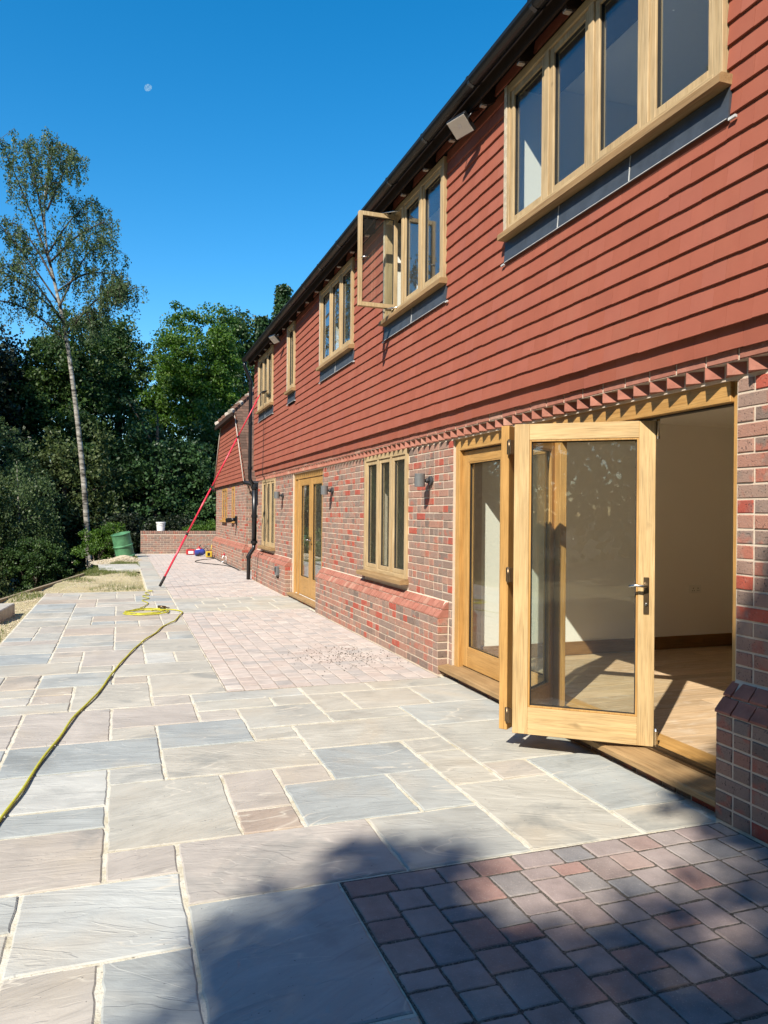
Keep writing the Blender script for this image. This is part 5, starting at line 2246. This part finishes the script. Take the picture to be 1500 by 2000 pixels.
G = "trees of the wood beyond the terrace"
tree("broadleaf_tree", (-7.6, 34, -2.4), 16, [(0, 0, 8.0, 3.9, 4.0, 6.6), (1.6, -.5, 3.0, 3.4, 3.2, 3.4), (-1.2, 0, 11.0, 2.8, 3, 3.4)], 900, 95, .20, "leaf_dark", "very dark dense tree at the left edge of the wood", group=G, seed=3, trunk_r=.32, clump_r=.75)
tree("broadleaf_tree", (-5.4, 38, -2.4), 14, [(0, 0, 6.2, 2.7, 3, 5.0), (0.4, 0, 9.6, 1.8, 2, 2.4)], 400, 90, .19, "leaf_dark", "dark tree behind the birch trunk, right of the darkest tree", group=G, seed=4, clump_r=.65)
tree("broadleaf_tree", (-2.6, 37, -2.3), 14, [(0, 0, 7.2, 2.5, 2.6, 4.6), (.3, 0, 10.3, 1.5, 1.8, 2.4)], 520, 95, .17, "leaf_mid", "mid green rounded tree just right of the birch trunk", group=G, seed=5, clump_r=.6)
tree("broadleaf_tree", (-.1, 40, -2.2), 14.5, [(0, 0, 7.6, 2.4, 2.4, 5.0), (-.2, 0, 11.6, 1.0, 1.2, 1.9)], 480, 90, .17, "leaf_mid", "narrow mid green tree with an open top between two fuller trees", group=G, seed=6, clump_r=.55)
tree("cypress_tree", (3.3, 39, -2.0), 15, [(0, 0, 7.4, 2.9, 2.6, 4.6), (.2, 0, 11.0, 1.9, 2.2, 3.0), (.6, 0, 4.0, 3.2, 3, 3.6)], 1150, 100, .15, "leaf_bright", "bright green feathery cypress standing above the darker trees", group=G, seed=7, clump_r=.5, shell=.7)
tree("broadleaf_tree", (6.6, 44, -2.0), 16, [(0, 0, 8.6, 3.0, 3, 5.4), (-.4, 0, 13.2, 1.5, 1.6, 1.8), (2.2, 0, 11.6, 1.7, 2, 2.5)], 560, 90, .19, "leaf_mid", "tall tree with dark rounded heads behind the bright cypress", group=G, seed=8, clump_r=.65)
tree("spruce_tree", (9.15, 45, -2.0), 18.6, [(0, 0, 2.0, 3.0, 3.0, 15.1)], 700, 80, .19, "leaf_conifer", "pointed dark spruce rising behind the house roof", group=G, seed=9, clump_r=.5, conifer=True, flat=.4)
tree("spruce_tree", (7.55, 43, -2.0), 15.0, [(0, 0, 2.0, 2.2, 2.2, 12.6)], 380, 80, .19, "leaf_conifer", "smaller spruce left of the pointed one at the roof edge", group=G, seed=10, clump_r=.5, conifer=True, flat=.4)
tree("broadleaf_tree", (1.5, 34.5, -2.0), 9, [(0, 0, 4.2, 3.0, 2.2, 3.6), (2.2, 0, 3.5, 2.6, 2.2, 3.2)], 440, 90, .17, "leaf_conifer", "dark low tree filling the gap behind the brick garden wall", group=G, seed=11, clump_r=.6)
tree("broadleaf_tree", (-2.1, 32.4, -2.0), 6.4, [(0, 0, 3.6, 2.1, 1.0, 3.4), (1.1, 0, 2.4, 1.2, 1.0, 2.2)], 300, 90, .15, "leaf_olive", "olive green small leaved tree round the birch trunk's lower half", group=G, seed=12, clump_r=.5)
tree("broadleaf_tree", (-5.4, 29.5, -2.3), 6.2, [(0, 0, 3.4, 1.9, 1.6, 2.5), (-.9, 0, 2.0, 1.7, 1.5, 2.0)], 330, 85, .13, "leaf_olive", "low olive green tree at the left beyond the sandy ground", group=G, seed=13, clump_r=.45)
tree("broadleaf_tree", (5.2, 36.5, -2.0), 9.5, [(0, 0, 5.0, 2.6, 2.2, 3.6)], 300, 90, .17, "leaf_mid", "green tree low behind the far wing of the house", group=G, seed=14, clump_r=.6)
tree("broadleaf_tree", (-13.5, 40, -2.4), 17, [(0, 0, 7.6, 4.4, 4, 6.4)], 380, 90, .22, "leaf_dark", "dark tree mostly out of view beyond the left edge", group=G, seed=15, clump_r=.8)
tree("broadleaf_tree", (14, 52, -2.0), 16, [(0, 0, 7.6, 4.4, 4, 6.4)], 300, 90, .24, "leaf_mid", "tree hidden behind the main roof", group=G, seed=16, clump_r=.8) if False else None


def shrub(base, ells, n, per, size, mat, label, seed, cr=.2, cat="shrub", group="bushes along the edge of the wood"):
    g = np.random.default_rng(seed)
    e_ = empty("shrub", base)
    tag(e_, label, cat, group)
    cs, rr = [], []
    for _ in range(n):
        e = ells[g.integers(len(ells))]
        d = g.normal(0, 1, 3)
        d /= np.linalg.norm(d)
        d[2] = abs(d[2]) * (1 if g.random() < .8 else -1)
        k_ = g.uniform(.55, 1.05)
        cs.append((e[0] + e[3] * d[0] * k_, e[1] + e[4] * d[1] * k_, e[2] + e[5] * d[2] * k_))
        rr.append(cr * g.uniform(.6, 1.3))
    b = MB()
    for q in range(0, n, max(1, n // 12)):
        c = cs[q]
        b.tube([(c[0] * .1, c[1] * .1, -.2), (c[0] * .5, c[1] * .5, c[2] * .6), c], [.03, .02, .006], 5, cap=False)
    b.obj("stem", "bark", e_)
    leaf_mesh("foliage", cs, rr, per, size, mat, e_, seed=seed, flat=.8)
    return e_


shrub((-.75, 27.6, -.6), [(0, 0, .7, .7, .6, .8), (.5, .3, .8, .5, .5, .9)], 170, 60, .075, "leaf_bright", "bright green bush beside the green drum", 21)
shrub((-2.7, 27.0, -1.3), [(0, 0, .8, 1.1, .8, 1.1)], 170, 60, .08, "leaf_mid", "mid green bush at the foot of the birch", 22)
shrub((-4.4, 25.2, -1.8), [(0, 0, .8, 1.2, .9, 1.5)], 200, 60, .08, "leaf_olive", "olive bush left of the birch foot", 23)
shrub((-5.2, 22.5, -2.3), [(0, 0, .5, 1.5, 1.0, .9), (-.6, .8, .7, .8, .8, 1.1)], 170, 60, .08, "leaf_mid", "low spreading bush beyond the timber edging at the left", 24)
tree("birch_tree", (-4.7, 27.0, -2.3), 6.6, [(0, 0, 4.0, 1.2, 1.0, 2.0), (.5, 0, 2.4, .9, .8, 1.5), (-.8, .3, 4.9, .8, .8, 1.4)], 250, 60, .10, "leaf_olive", "pale weeping young birch at the left edge beyond the timber edging", seed=36, clump_r=.34, bark="birch_bark", trunk_r=.06, lean=(.3, 0), droop=1.6, flat=1.2)
tree("birch_tree", (-3.1, 28.0, -2.0), 6.0, [(0, 0, 3.6, 1.1, .9, 1.8), (.4, 0, 2.2, .8, .8, 1.3)], 200, 60, .10, "leaf_birch", "feathery young birch just left of the tall birch trunk", seed=37, clump_r=.32, bark="birch_bark", trunk_r=.05, lean=(-.2, 0), droop=1.6, flat=1.2)
shrub((.1, 29.4, -.7), [(0, 0, .9, .8, .5, 1.3)], 190, 60, .09, "leaf_dark", "dark leafy bush behind the left end of the garden wall", 26, cr=.25)
shrub((3.25, 29.0, .3), [(0, 0, .45, .8, .4, .42), (-.6, 0, .4, .4, .3, .25)], 120, 60, .07, "leaf_bright", "light green weeds peeping over the garden wall by the wing", 27, cr=.16)
shrub((1.9, 30.2, -.8), [(0, 0, .9, 1.3, .6, 1.3)], 170, 60, .1, "leaf_dark", "dark bush behind the garden wall", 28, cr=.3)

# ---- the tall birch
bi = empty("birch_tree", (-.95, 31.0, -2.2))
tag(bi, "tall slender silver birch with pale trunk and drooping airy crown", "tree")
tp = [(0.0, 0, -.3), (-.15, 0, 1.6), (-.36, .05, 4.6), (-.68, .1, 7.6), (-1.05, .1, 10.3), (-1.4, .1, 12.0), (-1.75, 0, 13.6), (-1.85, 0, 15.0), (-1.8, 0, 16.2)]
b = MB()
b.tube(smooth_pts(tp, 5), [.135 - .12 * (q / 40) for q in range(41)], 10)
tr_ = b.obj("trunk", "birch_bark", bi)
g = np.random.default_rng(31)
limbs = [((-1.02, .1, 10.15), (-3.9, .2, 11.5), 1.3), ((-1.1, .1, 10.3), (.7, -.3, 12.2), .9), ((-1.1, .1, 10.6), (-.1, .3, 11.4), .5), ((.2, -.2, 11.7), (1.1, -.3, 12.4), .7), ((-1.35, .1, 11.6), (-4.1, .4, 15.1), .6), ((-1.4, .1, 12.0), (.6, .2, 12.9), 1.0),
         ((-1.6, 0, 12.9), (-3.2, -.4, 16.9), .4), ((-1.7, 0, 13.4), (-.3, .3, 15.6), .6), ((-1.8, 0, 14.2), (-2.5, .5, 17.4), .3), ((-1.75, 0, 15), (-.9, -.2, 17.0), .3),
         ((-1.2, 0, 10.9), (-2.9, -.7, 12.6), .9), ((-1.5, 0, 12.4), (-2.9, .8, 14.6), .6), ((-1.3, 0, 11.4), (.0, .6, 14.2), .8), ((-1.35, 0, 11.2), (-4.4, 0, 13.0), .6),
         ((-1.8, 0, 15.4), (-1.6, .2, 17.6), .2), ((-1.6, 0, 13.1), (.2, -.5, 14.6), .6)]
cs, rr = [], []
for li, (a, c_, arch) in enumerate(limbs):
    A_, C2 = Vector(a), Vector(c_)
    mid = A_.lerp(C2, .5) + Vector((0, 0, .35 * arch))
    path = smooth_pts([tuple(A_), tuple(mid), tuple(C2), tuple(C2 + (C2 - mid) * .35 + Vector((0, 0, -.35)))], 5)
    b = MB()
    n_ = len(path)
    b.tube(path, [.036 * (1 - q / n_) + .006 for q in range(n_)], 6)
    # hanging twigs
    for q in range(34):
        t_ = g.uniform(.2, 1.0)
        p0 = Vector(path[min(n_ - 1, int(t_ * (n_ - 1)))])
        sp_out = Vector((g.normal(0, .34), g.normal(0, .34), g.normal(.05, .22)))
        p1 = p0 + sp_out
        ln = g.uniform(.35, 1.0)
        p2 = p1 + Vector((g.normal(0, .07), g.normal(0, .07), -ln))
        b.tube([tuple(p0), tuple(p1), tuple(p2)], [.011, .007, .003], 3, cap=False)
        for s2 in np.linspace(.15, 1, 5):
            pc = p1.lerp(p2, s2)
            cs.append(tuple(pc))
            rr.append(g.uniform(.09, .2))
        cs.append(tuple(p0.lerp(p1, .7)))
        rr.append(.16)
    b.obj("limb", "bark", bi)
leaf_mesh("crown", cs, rr, 11, .09, "leaf_birch", bi, flat=1.1, seed=33, droop=.6)
tree("birch_tree", (-4.1, 30.5, -2.0), 7.5, [(0, 0, 4.6, 1.5, 1.2, 2.2), (.6, 0, 3.0, 1.2, 1.0, 1.7), (-.9, 0, 3.4, 1.1, 1, 1.8)], 260, 70, .10, "leaf_birch", "small thin-stemmed birch left of the tall one", seed=35, clump_r=.38, bark="birch_bark", trunk_r=.07, lean=(-.5, 0))

# ---- tree behind the photographer that shades the foreground
g = np.random.default_rng(41)
KX, KY = -1 / 1.25, -.95 / 1.25


def shade_edge(x):
    xs = [-6, -1.0, -.35, .1, .30, .55, 1.0, 1.35, 1.6, 1.8, 2.1, 2.5, 2.9, 3.2, 3.5, 3.85, 4.2, 5, 9]
    v = [-1.0, 1.2, 1.75, 2.25, 2.70, 3.10, 3.40, 3.34, 3.58, 3.35, 3.1, 3.45, 3.4, 3.6, 3.80, 3.86, 3.86, 3.9, 4]
    return float(np.interp(x, xs, v))


cs, rr = [], []
holes = [(1.95, 3.15, .34), (1.60, 2.78, .17), (1.78, 2.97, .22), (2.35, 3.05, .22), (1.45, 2.62, .10), (-.15, 2.2, .20), (2.6, 3.2, .08), (2.05, 2.55, .07), (1.75, 2.35, .05)]
while len(cs) < 2300:
    gx_, gy_ = g.uniform(-3.5, 7.5), g.uniform(-3.5, 4.9)
    rad = g.uniform(.18, .42)
    if gy_ + rad * .75 > shade_edge(gx_):
        continue
    if 1.5 < gx_ < 3.1 and gy_ > 1.2 and g.random() < .55:
        continue
    if any(math.hypot(gx_ - h0, gy_ - h1) < hr + rad * .55 for (h0, h1, hr) in holes):
        continue
    h_ = g.uniform(7.6, 12.0) - .35 * abs(gx_ - 2) * .6
    cs.append((gx_ + KX * h_, gy_ + KY * h_, h_))
    rr.append(rad)
sh = empty("oak_tree", (-7.0, -9.5, 0))
tag(sh, "broad oak behind the viewer whose crown dapples the near paving", "tree")
cs = [(c[0] + 7.0, c[1] + 9.5, c[2]) for c in cs]
b = MB()
b.tube([(0, 0, -.3), (.1, 0, 3), (.3, .3, 6.5), (.6, .5, 10.5)], [.42, .33, .24, .08], 10)
for q in range(0, len(cs), 40):
    c = Vector(cs[q])
    s0 = Vector((.25, .2, 5.0 + 3.5 * random.random()))
    b.tube([tuple(s0), tuple(s0.lerp(c, .5) + Vector((0, 0, .3))), tuple(c)], [.07, .04, .012], 5, cap=False)
b.obj("trunk", "bark", sh)
leaf_mesh("crown", cs, rr, 50, .15, "leaf_mid", sh, flat=.9, seed=43)

# ---- moon
dirm = AX @ np.array([(290 - 750) / FPX, -(172 - 1000) / FPX, 1.0])
dirm /= np.linalg.norm(dirm)
MD = 3600.0
b = MB()
n_, rad = 28, MD * 7.0 / FPX * .92
V_ = [(0, 0, 0)]
for q in range(n_):      # a gibbous moon: full limb on the upper left, flattened on the lower right
    a = q / n_ * 2 * math.pi
    x, y = math.cos(a), math.sin(a)
    s_ = (x * .6 - y * .8)
    k_ = 1.0 if s_ < 0 else 1.0 - .45 * s_
    V_.append((x * rad * k_, y * rad * k_, 0))
b.add([(v_[0], v_[1], 0) for v_ in V_] + [(0, 0, rad * .5)], [(0, 1 + (q + 1) % n_, 1 + q) for q in range(n_)] + [(n_ + 1, 1 + q, 1 + (q + 1) % n_) for q in range(n_)], smooth=True)
mo = b.obj("moon", "moon")
mo.location = tuple(dirm * MD)
mo.rotation_euler = Vector(tuple(-dirm)).to_track_quat('Z', 'Y').to_euler()
tag(mo, "small pale daytime moon in the clear blue sky", "moon")

# ================================================================== finish
# direct children of the house were written in world coordinates
for o in list(house.children):
    o.location = tuple(-HOFF)
# consistent outward normals
import bmesh
for me in FIX:
    bm = bmesh.new()
    bm.from_mesh(me)
    bmesh.ops.recalc_face_normals(bm, faces=bm.faces)
    bm.to_mesh(me)
    bm.free()
